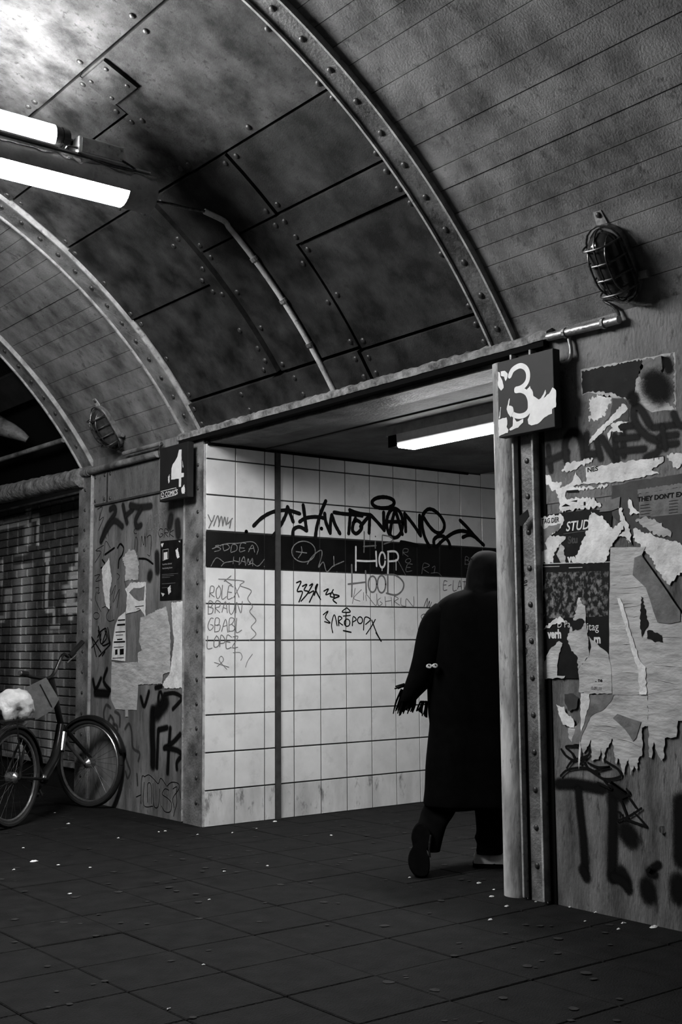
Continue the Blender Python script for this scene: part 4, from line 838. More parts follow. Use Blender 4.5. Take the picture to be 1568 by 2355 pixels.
torn('torn_paper', 'ragged white wedge left of the long torn strip', [(605, 1062), (640, 1000), (740, 985), (862, 963), (848, 992), (740, 1030), (680, 1068)], a1, M['paper'], .0062, .006, .02, G)
torn('torn_paper', 'broken white scrap beside the pillar above the black poster', [(450, 1085), (500, 1092), (540, 1150), (605, 1150), (590, 1200), (520, 1218), (498, 1170), (458, 1160)], a1, M['paper'], .003, .006, .02, G)
torn('torn_paper', 'white scrap at the right end of the long strip', [(1455, 932), (1570, 920), (1640, 930), (1640, 1010), (1568, 1000), (1535, 1045), (1500, 1015)], a1, M['paper'], .0066, .006, .02, G)
dk = torn('torn_poster', 'large dark grey poster with small black headline', [(1010, 1180), (1250, 1130), (1640, 1075), (1640, 1900), (1400, 1800), (1180, 1600), (1010, 1420)], a1, M['posterdark'], .003, .003, .05, G, 'poster')
sheet('pale_bar', WALL, a1, [(1215, 1212), (1640, 1146), (1640, 1178), (1215, 1250)], M['paperd'], dk, off=.0046, th=.0006, amp=.003)
sheet('grey_panel', WALL, a1, [(1225, 1250), (1640, 1180), (1640, 1400), (1230, 1440)], M['paperd'], dk, off=.0045, th=.0004)
lettering('lettering', "THEY DON'T EXIST", WALL, a1((1215, 1310)), 10.5, M['marker'], dk, .0062, bold=.03, slant=.1, squeeze=1.12)
for i in range(5): [strokes('text_line', WALL, a1, [q_], 1.0, M['marker'], dk, off=.0062) for q_ in ([(1240, 1340+i*24), (1310+10*(i % 3), 1330+i*24)], [(1470, 1305+i*24), (1540, 1296+i*24)])]
s2 = torn('torn_poster', 'crumpled white strip above the black poster', [(560, 1212), (640, 1180), (800, 1195), (980, 1170), (960, 1190), (760, 1215), (640, 1230), (640, 1280), (870, 1280), (925, 1345), (760, 1370), (590, 1392), (585, 1300)], a1, M['paper'], .0055, .006, .02, G, 'poster')
for q in ([(605, 1350), (640, 1325), (680, 1345)], [(680, 1305), (735, 1295), (730, 1312)], [(785, 1310), (800, 1310), (800, 1340), (785, 1340)], [(645, 1220), (740, 1212), (745, 1232), (650, 1236)]): sheet('print_mark', WALL, a1, q, M['marker'], s2, off=.0072, th=.0004)
torn('torn_paper', 'dull grey paper patch over the crumpled strip', [(912, 1392), (950, 1312), (1080, 1268), (1072, 1358), (1000, 1385)], a1, M['paperd'], .0072, .001, .05, G)
b2 = torn('torn_poster', 'black student poster with white italic letters', [(415, 20), (840, -30), (1010, -10), (1000, 300), (980, 402), (440, 404)], a2, M['posterblack'], .0032, .002, .05, G, 'poster')
lettering('lettering', 'STUD', WALL, a2((638, 146)), 21, M['print'], b2, .0056, bold=.015, slant=.25, squeeze=.9)
lettering('lettering', 'Stu', WALL, a2((655, 246)), 16, M['posterdark'], b2, .0056, bold=.04)
lettering('lettering', 've', WALL, a2((655, 396)), 17, M['print'], b2, .0056, bold=.05)
strokes('print_line', WALL, a2, [[(620, 168), (820, 140)]], .7, M['paperd'], b2, off=.0056)
wl = torn('torn_poster', 'white left panel of the black poster reading TAG DER', [(432, 34), (602, 10), (628, 60), (600, 120), (520, 180), (640, 190), (600, 250), (545, 320), (540, 402), (432, 402)], a2, M['paper'], .0056, .005, .02, G, 'poster')
sheet('grey_print', WALL, a2, [(442, 100), (470, 130), (500, 105), (600, 84), (590, 130), (510, 180), (470, 240), (490, 290), (448, 310)], M['paperd'], wl, off=.0072, th=.0005, amp=.003)
lettering('lettering', 'TAG DER', WALL, a2((446, 88)), 11, M['marker'], wl, .008, bold=.015, slant=.1, squeeze=.8)
torn('torn_paper', 'pale vertical shred on the black poster', [(600, 250), (625, 270), (640, 400), (600, 400), (565, 330)], a2, M['paperg'], .0057, .004, .02, G)
torn('torn_paper', 'big white torn triangle across the black poster', [(845, -10), (930, 20), (1020, 130), (1110, 48), (1135, 75), (1050, 210), (1000, 272), (985, 340), (955, 392), (698, 402), (760, 262), (822, 120)], a2, M['paper'], .007, .005, .02, G)
torn('torn_paper', 'white arched torn paper at the right edge of the wall', [(1183, 128), (1290, 160), (1420, 205), (1640, 270), (1640, 420), (1560, 480), (1480, 580), (1400, 490), (1300, 330), (1180, 200)], a2, M['paper'], .0062, .006, .02, G)
torn('torn_paper', 'streaky pale scrap above the arched paper', [(1200, 60), (1270, 30), (1350, 45), (1480, 140), (1485, 195), (1380, 180), (1300, 130)], a2, M['paperg'], .0062, .006, .02, G)
torn('torn_paper', 'thin white shreds between black and grey posters', [(1060, -50), (1090, -45), (1120, 60), (1160, 130), (1170, 260), (1130, 200), (1070, 190), (1120, 130), (1080, 40)], a2, M['paper'], .0078, .005, .02, G)
torn('torn_paper', 'small white shred hanging over the dark poster', [(1150, -130), (1180, -60), (1230, -10), (1250, 10), (1185, 0), (1165, 20), (1145, -60)], a2, M['paper'], .0078, .004, .02, G)
cp2 = torn('photo_poster', 'dark poster with a printed crowd and white slogan letters', [(448, 410), (1000, 394), (992, 760), (990, 1140), (820, 1330), (446, 1332)], a2, M['posterblack'], .0060, .001, .05, G, 'poster')
sheet('crowd_print', WALL, a2, [(458, 480), (985, 465), (980, 830), (458, 850)], M['crowd'], cp2, off=.0075, th=.0005)
sheet('paper_margin', WALL, a2, [(440, 412), (456, 411), (456, 700), (452, 1330), (440, 1330)], M['print'], cp2, off=.0075, th=.0005, amp=.001, step=.02)
sheet('top_margin', WALL, a2, [(446, 406), (1000, 391), (1000, 396), (446, 412)], M['print'], cp2, off=.0075, th=.0005)
lettering('lettering', 'D Pa', WALL, a2((572, 922)), 16, M['print'], cp2, .0084, bold=-.005, squeeze=.88)
lettering('lettering', 'itag', WALL, a2((812, 945)), 18, M['print'], cp2, .0084, bold=.0, squeeze=.95)
lettering('lettering', 'verh', WALL, a2((498, 1006)), 19, M['print'], cp2, .0084, bold=.045, squeeze=.82)
lettering('lettering', 'rn', WALL, a2((868, 1046)), 19, M['print'], cp2, .0084, bold=.045, squeeze=.82)
strokes('print_line', WALL, a2, [[(460, 432), (590, 429)], [(668, 441), (775, 437)]], 1.6, M['paperg'], cp2, off=.0086)
torn('torn_paper', 'white peeled shred down the middle of the crowd poster', [(745, 680), (762, 680), (775, 730), (800, 745), (802, 880), (825, 1000), (832, 1150), (745, 1255), (735, 1150), (690, 1110), (655, 1000), (700, 880), (730, 780)], a2, M['paperg'], .0095, .004, .02, G)
torn('torn_paper', 'dark flake on the peeled shred of the crowd poster', [(700, 865), (780, 850), (798, 880), (770, 930), (700, 950), (690, 900)], a2, M['posterblack'], .0115, .004, .02, G)
torn('torn_paper', 'curled white shred over the slogan of the crowd poster', [(450, 942), (520, 885), (600, 830), (622, 850), (648, 880), (560, 895), (500, 925)], a2, M['paper'], .0095, .004, .02, G)
torn('torn_paper', 'pale patch at the lower left of the crowd poster', [(450, 1262), (500, 1130), (530, 1080), (590, 1030), (618, 1048), (590, 1130), (580, 1200), (575, 1308), (640, 1310), (630, 1328), (450, 1332)], a2, M['paperg'], .0095, .003, .03, G)
pa = torn('torn_poster', 'grey paper below the crowd poster with a printed date', [(828, 990), (905, 1062), (990, 1140), (1010, 1250), (1018, 1452), (840, 1455), (750, 1440), (748, 1255), (830, 1160), (850, 1080)], a2, M['paperg'], .0100, .003, .03, G, 'poster')
lettering('lettering', '.. ne', WALL, a2((880, 1358)), 9, M['marker'], pa, .012, bold=.03)
lettering('lettering', '15.09 | 11', WALL, a2((846, 1420)), 7, M['marker'], pa, .012, bold=.01, squeeze=.8)
big = torn('torn_poster', 'huge blank creased paper covering the right of the wall', [(1003, 277), (1285, 272), (1255, 338), (1310, 430), (1440, 622), (1560, 790), (1640, 900), (1640, 1400), (1300, 1460), (1240, 1460), (1020, 1460), (1005, 1250), (992, 1140), (992, 800), (998, 520)], a2, M['paperg'], .0085, .002, .04, G, 'poster')
for i, (x0, y0, x1, y1) in enumerate(((1040, 495, 1165, 492), (1030, 602, 1260, 590), (1065, 645, 1195, 642), (998, 755, 1220, 745), (1000, 730, 1200, 722), (1150, 830, 1215, 828), (1070, 1055, 1165, 1050), (1060, 1285, 1230, 1290), (1320, 1000, 1560, 1000), (1340, 1220, 1560, 1240), (1310, 1330, 1560, 1385), (1000, 580, 1040, 576))):
    a = onx(*a2((x0, y0)), WX-.0102); b = onx(*a2((x1, y1)), WX-.0102); MB().tube([a, (a+b)/2+Vector((0, 0, random.uniform(-.004, .004))), b], [.0006, .0028, .0008], 5).build('crease', M['paperg'], big)
fl_ = [(1200, 360), (1252, 338), (1568, 790), (1568, 872), (1480, 890), (1385, 880), (1290, 600), (1185, 500)]
fo = torn('torn_paper', 'grey folded-over flap on the huge blank paper', fl_, a2, M['paperd'], .0120, .002, .05, G)
torn('torn_paper', 'dark slit torn in the huge blank paper', [(1252, 670), (1265, 680), (1275, 760), (1310, 880), (1300, 920), (1258, 998), (1245, 930)], a2, M['posterblack'], .0115, .004, .02, G)
torn('torn_paper', 'dark hole right of the slit in the huge paper', [(1300, 950), (1345, 945), (1420, 985), (1425, 1038), (1360, 1038), (1300, 1010)], a2, M['posterblack'], .0117, .004, .02, G)
torn('torn_paper', 'light vertical strip peeling on the huge paper', [(1060, 685), (1085, 685), (1120, 790), (1170, 960), (1240, 1180), (1290, 1240), (1295, 1460), (1240, 1460), (1225, 1250), (1170, 1090), (1140, 960)], a2, M['paper'], .0117, .003, .03, G)
lw = torn('torn_poster', 'lowest creased paper with a fringe of ragged tongues', [(660, 400), (720, 385), (800, 330), (850, 285), (960, 240), (1040, 130), (1300, 128), (1304, 380), (1255, 400), (1258, 610), (1230, 640), (1210, 748), (1190, 702), (1162, 780), (1146, 642), (1104, 780), (1084, 690), (1060, 640), (1045, 690), (1015, 482), (960, 590), (940, 680), (928, 560), (905, 650), (850, 662), (845, 492), (800, 580), (780, 600), (740, 470), (690, 520), (664, 480)], a3, M['paperg'], .0065, .003, .02, G, 'poster')
for (x0, y0, x1, y1) in ((840, 420, 1000, 440), (1010, 480, 1240, 540), (870, 380, 1060, 400), (1100, 500, 1250, 560)):
    a = onx(*a3((x0, y0)), WX-.008); b = onx(*a3((x1, y1)), WX-.008); MB().tube([a, (a+b)/2+Vector((0, 0, .006)), b], [.0006, .003, .0008], 5).build('crease', M['paperg'], lw)
torn('torn_paper', 'dark triangular fold in the lowest creased paper', [(1022, 320), (1060, 285), (1250, 350), (1210, 480), (1185, 505), (1120, 410)], a3, M['paperd'], .0090, .002, .03, G)
torn('torn_paper', 'grey sheet with frayed lower right corner', [(1302, 120), (1640, 60), (1640, 330), (1545, 342), (1532, 470), (1438, 482), (1432, 640), (1410, 662), (1385, 620), (1350, 510), (1332, 642), (1312, 632)], a3, M['paperg'], .0075, .003, .03, G)
torn('torn_paper', 'crumpled white scrap sticking out over the bare wall', [(568, 210), (600, 228), (632, 226), (642, 272), (705, 325), (716, 400), (622, 372), (598, 310)], a3, M['paper'], .010, .003, .02, G)
torn('torn_paper', 'narrow white strip running down to the tangled tag', [(765, 120), (835, 120), (835, 200), (800, 330), (770, 430), (762, 300)], a3, M['paper'], .0095, .003, .03, G)
torn('torn_paper', 'thin white paper thread over the tangled tag', [(755, 500), (765, 560), (758, 660), (748, 730), (745, 640)], a3, M['paper'], .0085, .002, .03, G)
torn('torn_paper', 'dark stained scrap left of the narrow strip', [(632, 125), (700, 120), (745, 150), (730, 240), (660, 260), (636, 200)], a3, M['posterdark'], .0078, .004, .03, G)
torn('torn_paper', 'dull grey scrap right of the narrow strip', [(840, 130), (1040, 130), (960, 240), (880, 280), (850, 300), (790, 420), (750, 530), (690, 520), (720, 400), (760, 330), (800, 240)], a3, M['paperd'], .0079, .003, .03, G)

# ================================================================ THINGS: person, bicycle, litter
P0 = Vector((4.78, 4.95, 0)); vd = ray(1090, 1640); vd.z = 0; vd.normalize()
def onv(px, py, dv):
    d = ray(px, py); return CAM+d*(((P0+vd*dv-CAM).dot(vd))/d.dot(vd))
def rings(rows, n=20, e=2.3):
    out = []
    for (py, xl, xr, dh, dv) in rows:
        a, b = onv(xl, py, dv), onv(xr, py, dv); c = (a+b)/2; hw = (b-a)/2; r = []
        for k in range(n):
            t = 2*math.pi*k/n; cs, sn = math.cos(t), math.sin(t)
            r.append(c+hw*(abs(cs)**(2/e)*(1 if cs > 0 else -1))+vd*dh*(abs(sn)**(2/e)*(1 if sn > 0 else -1)))
        out.append(r)
    return out
def smooth_rows(rows, sub=3):
    V = [Vector(r[:3]) for r in rows]; W = [Vector((r[3], r[4], 0)) for r in rows]
    return [tuple(a)+tuple(b)[:2] for a, b in zip(cr(V, sub), cr(W, sub))]
pe = tag(empty('person', P0), 'person in a long black hooded coat walking into the tiled passage', 'person')
# body as one continuous skinned figure inside the clothes
me = bpy.data.meshes.new('body')
J = [onv(1108, 1690, 0), onv(1110, 1560, 0), onv(1112, 1420, 0), onv(1116, 1365, .03), onv(1118, 1325, .04), onv(1120, 1290, .04), onv(1030, 1405, 0), onv(985, 1500, -.02), onv(948, 1590, -.05), onv(944, 1612, -.06), onv(1190, 1405, 0), onv(1205, 1510, .1), onv(1195, 1590, .18), onv(1194, 1612, .2),
     onv(1070, 1710, 0), onv(1025, 1835, .04), onv(998, 1930, -.13), onv(1145, 1710, 0), onv(1135, 1840, .08), onv(1118, 1955, .05)]
EG = [(0, 1), (1, 2), (2, 3), (3, 4), (4, 5), (2, 6), (6, 7), (7, 8), (8, 9), (2, 10), (10, 11), (11, 12), (12, 13), (0, 14), (14, 15), (15, 16), (0, 17), (17, 18), (18, 19)]
me.from_pydata([tuple(j) for j in J], EG, []); me.materials.append(M['skin'])
body = new('body', me, M['skin'], pe); md = body.modifiers.new('skin', 'SKIN'); sv = me.skin_vertices[0].data
for v, r in zip(sv, (.12, .11, .11, .05, .085, .07, .055, .045, .032, .028, .055, .045, .035, .03, .07, .032, .024, .07, .04, .026)): v.radius = (r, r)
sv[0].use_root = True; body.modifiers.new('sub', 'SUBSURF').levels = 1
COATR = [(1350, 1085, 1150, .07, .02), (1358, 1060, 1172, .10, .01), (1368, 1032, 1195, .13, 0), (1385, 1008, 1215, .15, 0), (1415, 990, 1228, .17, 0), (1460, 982, 1232, .18, 0), (1520, 980, 1232, .19, 0), (1590, 982, 1230, .19, 0), (1640, 984, 1228, .19, 0), (1665, 987, 1228, .185, 0), (1705, 983, 1228, .19, 0), (1760, 978, 1230, .19, 0), (1815, 976, 1234, .195, 0), (1846, 973, 1238, .2, 0), (1852, 980, 1236, .19, 0)]
rr = rings(smooth_rows(COATR), 28)
for r_ in rr:
    for k, p in enumerate(r_):
        p += vd*(.008*math.sin(k*1.9)+.005*math.sin(k*3.1+1)); p.z += .012*math.sin(k*.9) if r_ is rr[-1] else 0
MB().loft(rr).build('coat', M['coat'], pe, smooth=True)
MB().loft(rings(smooth_rows([(1388, 1000, 1045, .05, -.02), (1405, 982, 1050, .085, -.02), (1432, 966, 1045, .10, -.02), (1470, 956, 1035, .10, -.03), (1510, 949, 1020, .095, -.04), (1545, 940, 1004, .085, -.05), (1575, 930, 990, .075, -.06), (1600, 923, 966, .06, -.06), (1612, 922, 955, .045, -.06)]), 20)).build('sleeve', M['coat'], pe, smooth=True)
HD = [(1267, 1108, 1128, .03, .03), (1271, 1096, 1142, .07, .03), (1282, 1084, 1152, .10, .03), (1300, 1077, 1160, .12, .03), (1325, 1072, 1164, .13, .03), (1345, 1070, 1166, .13, .02), (1358, 1064, 1170, .12, .01), (1368, 1050, 1180, .12, 0)]
MB().loft(rings(smooth_rows(HD), 20, 2.1)).build('hood', M['hair'], pe, smooth=True)
hr = MB()
for i in range(90):
    t = random.uniform(math.pi*.95, 2.05*math.pi); px, py = 1118+44*math.cos(t), 1312+43*math.sin(t); 
    a = onv(px, py, random.uniform(-.03, .09)); b = onv(px+8*math.cos(t)*random.uniform(-.2, .5)+random.uniform(-4, 4), py+4*math.sin(t)*random.uniform(.2, 1), .03)
    hr.tube([a, b], [.0022, .0006], 3, False)
tag(hr.build('fuzzy_rim', M['hair'], pe), kind='stuff')
def fringe(px, py, qx, qy, dv):
    a, b = onv(px, py, dv), onv(qx, qy, dv+random.uniform(-.03, .03)); m_ = (a+b)/2+Vector((random.uniform(-.008, .008), random.uniform(-.008, .008), 0))
    return cr([a, m_, b], 3)
fr = MB()
for i in range(26):
    u = i/25; fr.tube(fringe(924+u*32, 1585+u*20, 908+u*40+random.uniform(-4, 4), 1640-abs(u-.35)*14+random.uniform(-6, 8), -.06), [.007, .007, .006, .006, .005, .004, .003][:len(fringe(0, 0, 1, 1, 0))], 5)
for i in range(8): fr.tube(fringe(930, 1572+i, 912+random.uniform(-5, 6), 1582+random.uniform(-4, 8), -.06), .0035, 4)
for i in range(10): fr.tube(fringe(968+i*1.6, 1612, 958+i*2.6, 1634+i*1.6+random.uniform(-3, 5), -.03), .005, 4)
tag(fr.build('fringe', M['coat'], pe), 'black hanging fringe of a scarf', kind='stuff')
for (x, y, rx, ry) in ((987, 1532, 7.5, 5.5), (1000, 1531, 7.0, 5.5)):
    MB().loft([[onv(x+rx*k*math.cos(6.2832*i/14), y+ry*k*math.sin(6.2832*i/14), dv) for i in range(14)] for k, dv in ((1, -.145), (1, -.168), (.8, -.172))]).build('badge', M['print'], pe)
for (x, y) in ((986, 1530), (1001, 1529.5), (993, 1535)):
    MB().loft([[onv(x+1.7*math.cos(6.2832*i/8), y+1.9*math.sin(6.2832*i/8), dv) for i in range(8)] for dv in (-.172, -.1745)]).build('badge_dot', M['black'], pe)
MB().loft(rings(smooth_rows([(1835, 985, 1062, .08, .02), (1862, 970, 1050, .085, .0), (1880, 965, 1040, .085, -.04), (1900, 960, 1027, .08, -.1), (1930, 968, 1018, .07, -.16), (1957, 984, 1012, .06, -.2)]), 16)).build('trouser_leg', M['coat'], pe, smooth=True)
MB().loft(rings(smooth_rows([(1835, 1088, 1165, .085, .04), (1880, 1093, 1165, .085, .05), (1912, 1095, 1162, .08, .05), (1926, 1091, 1160, .08, .05), (1940, 1096, 1158, .08, .05), (1962, 1094, 1156, .075, .05)]), 16)).build('trouser_leg', M['coat'], pe, smooth=True)
kS = crop(860, 1640, 3.92)
SO = cr([kS(p)+(0,) for p in [(380, 1000), (430, 985), (490, 1040), (515, 1090), (512, 1160), (480, 1220), (478, 1260), (500, 1310), (502, 1400), (480, 1470), (430, 1488), (370, 1470), (320, 1400), (305, 1320), (320, 1250), (348, 1200), (335, 1130), (345, 1060)]], 2, True)[:-1]
cxs = sum(p.x for p in SO)/len(SO); cys = sum(p.y for p in SO)/len(SO)
sh = lambda k, dv, tilt=.0: [onv(cxs+(p.x-cxs)*k, cys+(p.y-cys)*k, dv+(2010-p.y)*tilt) for p in SO]
so = MB().loft([sh(.93, -.31, .0007), sh(1, -.30, .0007), sh(1, -.275, .0007)]).build('shoe_sole', M['sole'], pe)
MB().loft([sh(.97, -.275, .0007), sh(.97, -.24, .0007), sh(.85, -.20, .0007), sh(.55, -.175, .0007)]).build('shoe_upper', M['sole'], pe, smooth=True)
MB().tube([kS_ for kS_ in [onv(*kS((512, 1100)), -.262), onv(*kS((495, 1230)), -.262), onv(*kS((505, 1300)), -.262)]], .006, 6).build('shoe_trim', M['wire'], pe)
def shoe_ring(px, zt, hw, zb=0.0):
    c = onv(px, 1985, .05); r = []
    for y_, z_ in ((-1, zb), (-1, zb+(zt-zb)*.6), (-.6, zt), (.6, zt), (1, zb+(zt-zb)*.6), (1, zb)): r.append(Vector((c.x, c.y, 0))+vd*(hw*y_)+Vector((0, 0, z_)))
    return r
MB().loft([shoe_ring(x, z, w_, .024) for x, z, w_ in ((1089, .06, .03), (1094, .085, .042), (1120, .09, .046), (1150, .075, .05), (1180, .055, .05), (1203, .04, .03))]).build('shoe_upper', M['shoewhite'], pe, smooth=True)
MB().loft([shoe_ring(x, z, w_, 0.002) for x, z, w_ in ((1087, .032, .034), (1095, .034, .048), (1112, .020, .05), (1128, .022, .05), (1136, .040, .051), (1150, .026, .053), (1180, .022, .053), (1206, .022, .03))]).build('shoe_sole', M['sole'], pe)
# ---- bicycle
Rg, Fg = Vector((3.40, 8.12, 0)), Vector((4.29, 8.72, 0)); RW = .345
bd = (Fg-Rg).normalized(); d2 = Vector((.36, -.93, 0)).normalized()
bk = tag(empty('bicycle', (Rg+Fg)/2), 'black city bicycle with white bag on the saddle parked against the pier', 'bicycle')
Z = Vector((0, 0, 1))
def wheel(g, d, lab):
    c = g+Z*RW; cir = lambda r, n=36: [c+d*(r*math.cos(6.2832*i/n))+Z*(r*math.sin(6.2832*i/n)) for i in range(n+1)]
    wh = MB().tube(cir(RW-.02), .021, 8, False).build('wheel', M['tyre'], bk, smooth=True)
    MB().tube(cir(RW-.048), .011, 6, False).build('rim', M['chrome'], wh, smooth=True)
    ax = d.cross(Z); sp = MB()
    for i in range(28):
        a = 6.2832*i/28; sp.tube([c+ax*(.025*(1 if i % 2 else -1))+(d*math.cos(a+.5)+Z*math.sin(a+.5))*.025, c+(d*math.cos(a)+Z*math.sin(a))*(RW-.05)], .0013, 4, False)
    tag(sp.build('spokes', M['wire'], wh), kind='stuff')
    MB().tube([c-ax*.05, c-ax*.03, c+ax*.03, c+ax*.05], [.012, .04, .04, .012], 12).build('hub', M['chrome'], wh)
    return c, ax
Hr, axr = wheel(Rg, bd, 'rear'); Hf, axf = wheel(Fg, d2, 'front')
def fender(c, d, ax, a0, a1, r):
    V = []; Fc = []; n = 22
    for i in range(n+1):
        a = math.radians(a0+(a1-a0)*i/n); o_ = d*math.cos(a)+Z*math.sin(a)
        for sx, dr in ((-1, -.018), (-.7, .004), (0, .012), (.7, .004), (1, -.018)): V.append(c+o_*(r+dr)+ax*(sx*.032))
    for i in range(n):
        for k in range(4): q = i*5+k; Fc.append((q, q+1, q+6, q+5))
    o = mesh('fender', V, Fc, M['bikeblack'], bk, True); m_ = o.modifiers.new('thick', 'SOLIDIFY'); m_.thickness = .003
fender(Hf, d2, axf, 15, 150, RW+.018); fender(Hr, bd, axr, 10, 170, RW+.018)
yb = lambda t: Rg.y+(Fg.y-Rg.y)*t
ht, hb = ony(118, 1562, yb(.80)), ony(140, 1668, yb(.90)); bbk = Rg+bd*.42+Z*.29; st_ = ony(36, 1672, yb(.22))
crown = ony(152, 1692, yb(.95))
MB().tube([ht, hb], .024, 10).build('head_tube', M['bikeblack'], bk, smooth=True)
MB().tube(cr([hb, hb+(bbk-hb)*.35-Z*.10, bbk-bd*.0+Z*.02, bbk], 5), .036, 10).build('down_tube', M['bikeblack'], bk, smooth=True)
MB().tube([bbk, st_], .019, 10).build('seat_tube', M['bikeblack'], bk, smooth=True)
for sg in (-1, 1):
    MB().tube([Hr+axr*(.06*sg), bbk+axr*(.03*sg)], .011, 8).build('chain_stay', M['bikeblack'], bk)
    MB().tube([Hr+axr*(.06*sg), bbk+(st_-bbk)*.75+axr*(.02*sg)], .009, 8).build('seat_stay', M['bikeblack'], bk)
    MB().tube([hb, crown+axf*(.05*sg), Hf+axf*(.06*sg)], [.018, .018, .011], 8).build('fork_blade', M['chrome' if sg > 0 else 'bikeblack'], bk, smooth=True)
    MB().tube([Hr+axr*(.08*sg), Hr+Z*.40-bd*.06+axr*(.07*sg)], .006, 6).build('rack_strut', M['bikeblack'], bk)
rk = MB()
for k in (-.06, 0, .06): rk.bar(Hr+Z*.40-bd*.19+axr*k, Hr+Z*.40+bd*.17+axr*k, .014, .012)
for k in (-.19, 0, .17): rk.bar(Hr+Z*.40+bd*k-axr*.066, Hr+Z*.40+bd*k+axr*.066, .012, .012)
rk.build('rack', M['bikeblack'], bk)
gl, gr = ony(47, 1548, yb(.62)), ony(190, 1476, yb(.95)); cl = ht+Z*.02
MB().tube(cr([gl, gl+(cl-gl)*.45-Z*.02, cl, cl+(gr-cl)*.35+Z*.07, gr+(cl-gr)*.42+Z*.0, gr], 5), .013, 8).build('handlebar', M['bikeblack'], bk, smooth=True)
MB().tube([gl, gl+(cl-gl)*.22], .02, 8).build('grip', M['bikeblack'], bk, smooth=True)
MB().tube([gr+(cl-gr)*.42, gr], .02, 8).build('grip', M['bikeblack'], bk, smooth=True)
MB().tube([gl-(cl-gl)*.04, gl+(cl-gl)*.02], .018, 8).build('grip_end', M['chrome'], bk)
MB().tube([gr+(cl-gr)*.5-Z*.03, gr+(cl-gr)*.2-Z*.045], .006, 6).build('brake_lever', M['chrome'], bk)
cg_ = MB().tube([bbk-axr*.05, bbk-axr*.06], .085, 20); cg_.build('chain_guard', M['bikeblack'], bk)
MB().tube([bbk-axr*.08, bbk-axr*.08-Z*.13+bd*.1], .009, 6).build('crank', M['chrome'], bk)
MB().bar(bbk-axr*.13-Z*.13+bd*.1, bbk-axr*.08-Z*.13+bd*.1, .08, .02).build('pedal', M['bikeblack'], bk)
MB().tube([hb+(bbk-hb)*.15-axf*.05, hb+(bbk-hb)*.3-axf*.05-Z*.08], .032, 8).build('chain_lock', M['chrome'], bk)
MB().tube([Rg+bd*.35+axr*.02+Z*.25, Rg+bd*.30-axr*.16], .009, 6).build('kick_stand', M['bikeblack'], bk)
# crate bag in front of the saddle, and the white plastic bag over the saddle
q = [(57, 1582), (106, 1558), (136, 1608), (122, 1632), (84, 1655), (62, 1640)]
bg = tag(empty('carrier_bag', ony(95, 1640, yb(.55))), 'dull grey square bag hung between saddle and handlebar', 'bag')
MB().loft([[ony(x, y, yy_) for x, y in q] for yy_ in (yb(.42), yb(.45), yb(.62))]).build('bag_body', M['bag'], bg)
MB().tube([ony(92, 1574, yb(.415)), ony(119, 1626, yb(.415))], .005, 6).build('bag_seam', M['bikeblack'], bg)
sdl = ony(32, 1622, yb(.22))
sb = tag(empty('plastic_bag', sdl), 'crumpled white plastic bag pulled over the bicycle saddle', 'bag')
bm = bmesh.new(); bmesh.ops.create_icosphere(bm, subdivisions=4, radius=1)
from mathutils import noise
for v in bm.verts:
    d = v.co.normalized(); k = 1+.20*noise.noise(d*1.7+Vector((3, 1, 2)))+.13*abs(noise.noise(d*4.1))-.05*abs(noise.noise(d*9))
    if d.z < -.2: k *= 1+.18*math.sin(math.atan2(d.y, d.x)*5)
    loc = Vector((d.x*.155, d.y*.13, d.z*.125+(-.03 if d.x > .3 else .0)))*k; v.co = sdl+bd*loc.x+axr*loc.y+Z*loc.z
m_ = bpy.data.meshes.new('bag_skin'); bm.to_mesh(m_); bm.free()
for p in m_.polygons: p.use_smooth = True
new('bag_skin', m_, M['plastic'], sb)
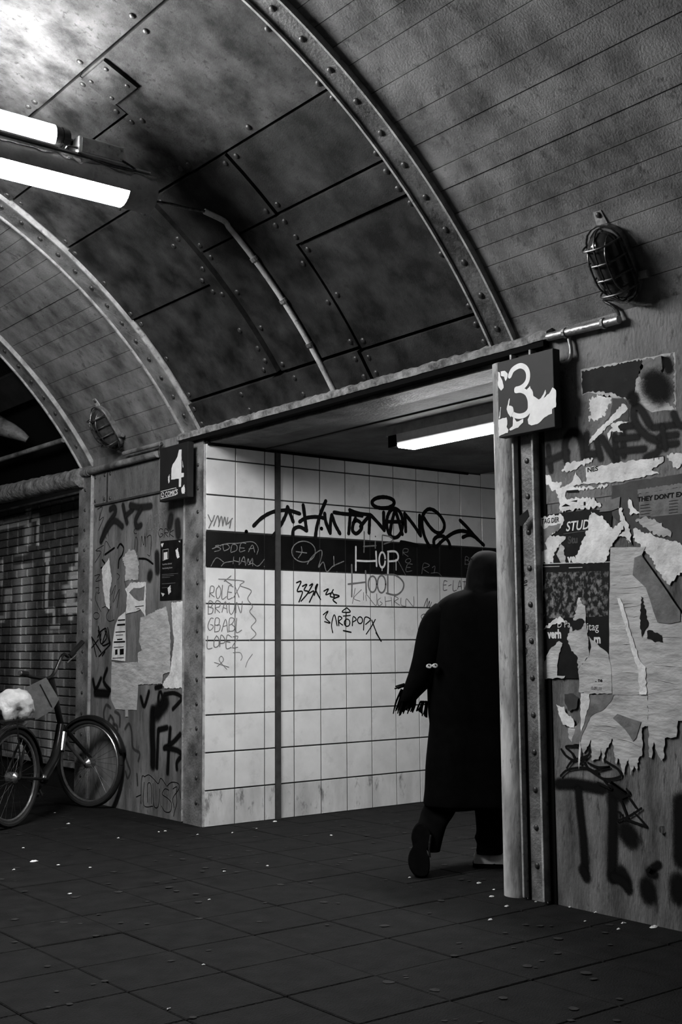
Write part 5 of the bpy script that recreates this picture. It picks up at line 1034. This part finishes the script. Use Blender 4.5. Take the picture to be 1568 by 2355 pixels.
MB().loft([[sdl+bd*(a*sc)+axr*(b*sc)+Z*h for a, b in ((-.13, -.08), (-.13, .08), (0, .05), (.14, .02), (.14, -.02), (0, -.05))] for sc, h in ((.75, -.10), (.85, -.06))]).build('saddle', M['bikeblack'], bk)
MB().tube([st_, Vector((sdl.x, sdl.y, sdl.z-.08))], .013, 8).build('seat_post', M['chrome'], bk)
# ---- litter on the floor
LITL = lambda px, py: 'small white paper scrap on the floor by the near wall' if px > 1050 else 'small white scrap at the foot of the tiled wall corner' if py < 1935 and px > 250 else 'small white scrap on the floor before the bicycle' if px < 220 else 'tiny white scrap out on the open dark paving'
LIT = [(1503, 2133, .030), (1372, 2099, .022), (1433, 2124, .018), (1422, 2138, .014), (1130, 2063, .022), (1165, 2085, .018), (1127, 2116, .018), (1101, 2032, .022), (942, 2019, .014), (1135, 2047, .012), (77, 1982, .034), (53, 1951, .014), (32, 2001, .012), (160, 2056, .014), (134, 1990, .013), (207, 1996, .012), (481, 2070, .011), (380, 1912, .016), (365, 1914, .010), (454, 1920, .012), (534, 1916, .011), (272, 1928, .012), (157, 1895, .018), (126, 1870, .012),
       (632, 1890, .022), (590, 1906, .010), (468, 2220, .011), (388, 2321, .010), (761, 1922, .014), (515, 2005, .014), (615, 1992, .012), (1310, 2087, .014), (1345, 2120, .010), (1232, 2075, .01)]
for i, (px, py, r) in enumerate(LIT):
    c = onz(px, py, 0); n = 7; r *= .75; ph = random.uniform(0, 6); V = []
    for z, k in ((.002, 1.15), (.004, .95), (.004+r*.16, .5)):
        V += [c+Vector((r*k*math.cos(6.2832*j/n+ph)*random.uniform(.6, 1.2), r*k*.6*math.sin(6.2832*j/n+ph)*random.uniform(.6, 1.2), z*random.uniform(.7, 1.3))) for j in range(n)]
    Fc = [(a*n+j, a*n+(j+1) % n, (a+1)*n+(j+1) % n, (a+1)*n+j) for a in range(2) for j in range(n)]+[tuple(2*n+j for j in range(n)), tuple(range(n-1, -1, -1))]
    tag(mesh('paper_scrap', V, Fc, M['scrap']), LITL(px, py) if i else 'largest crumpled white paper scrap at the foot of the near wall', 'litter', 'paper scraps on the floor')
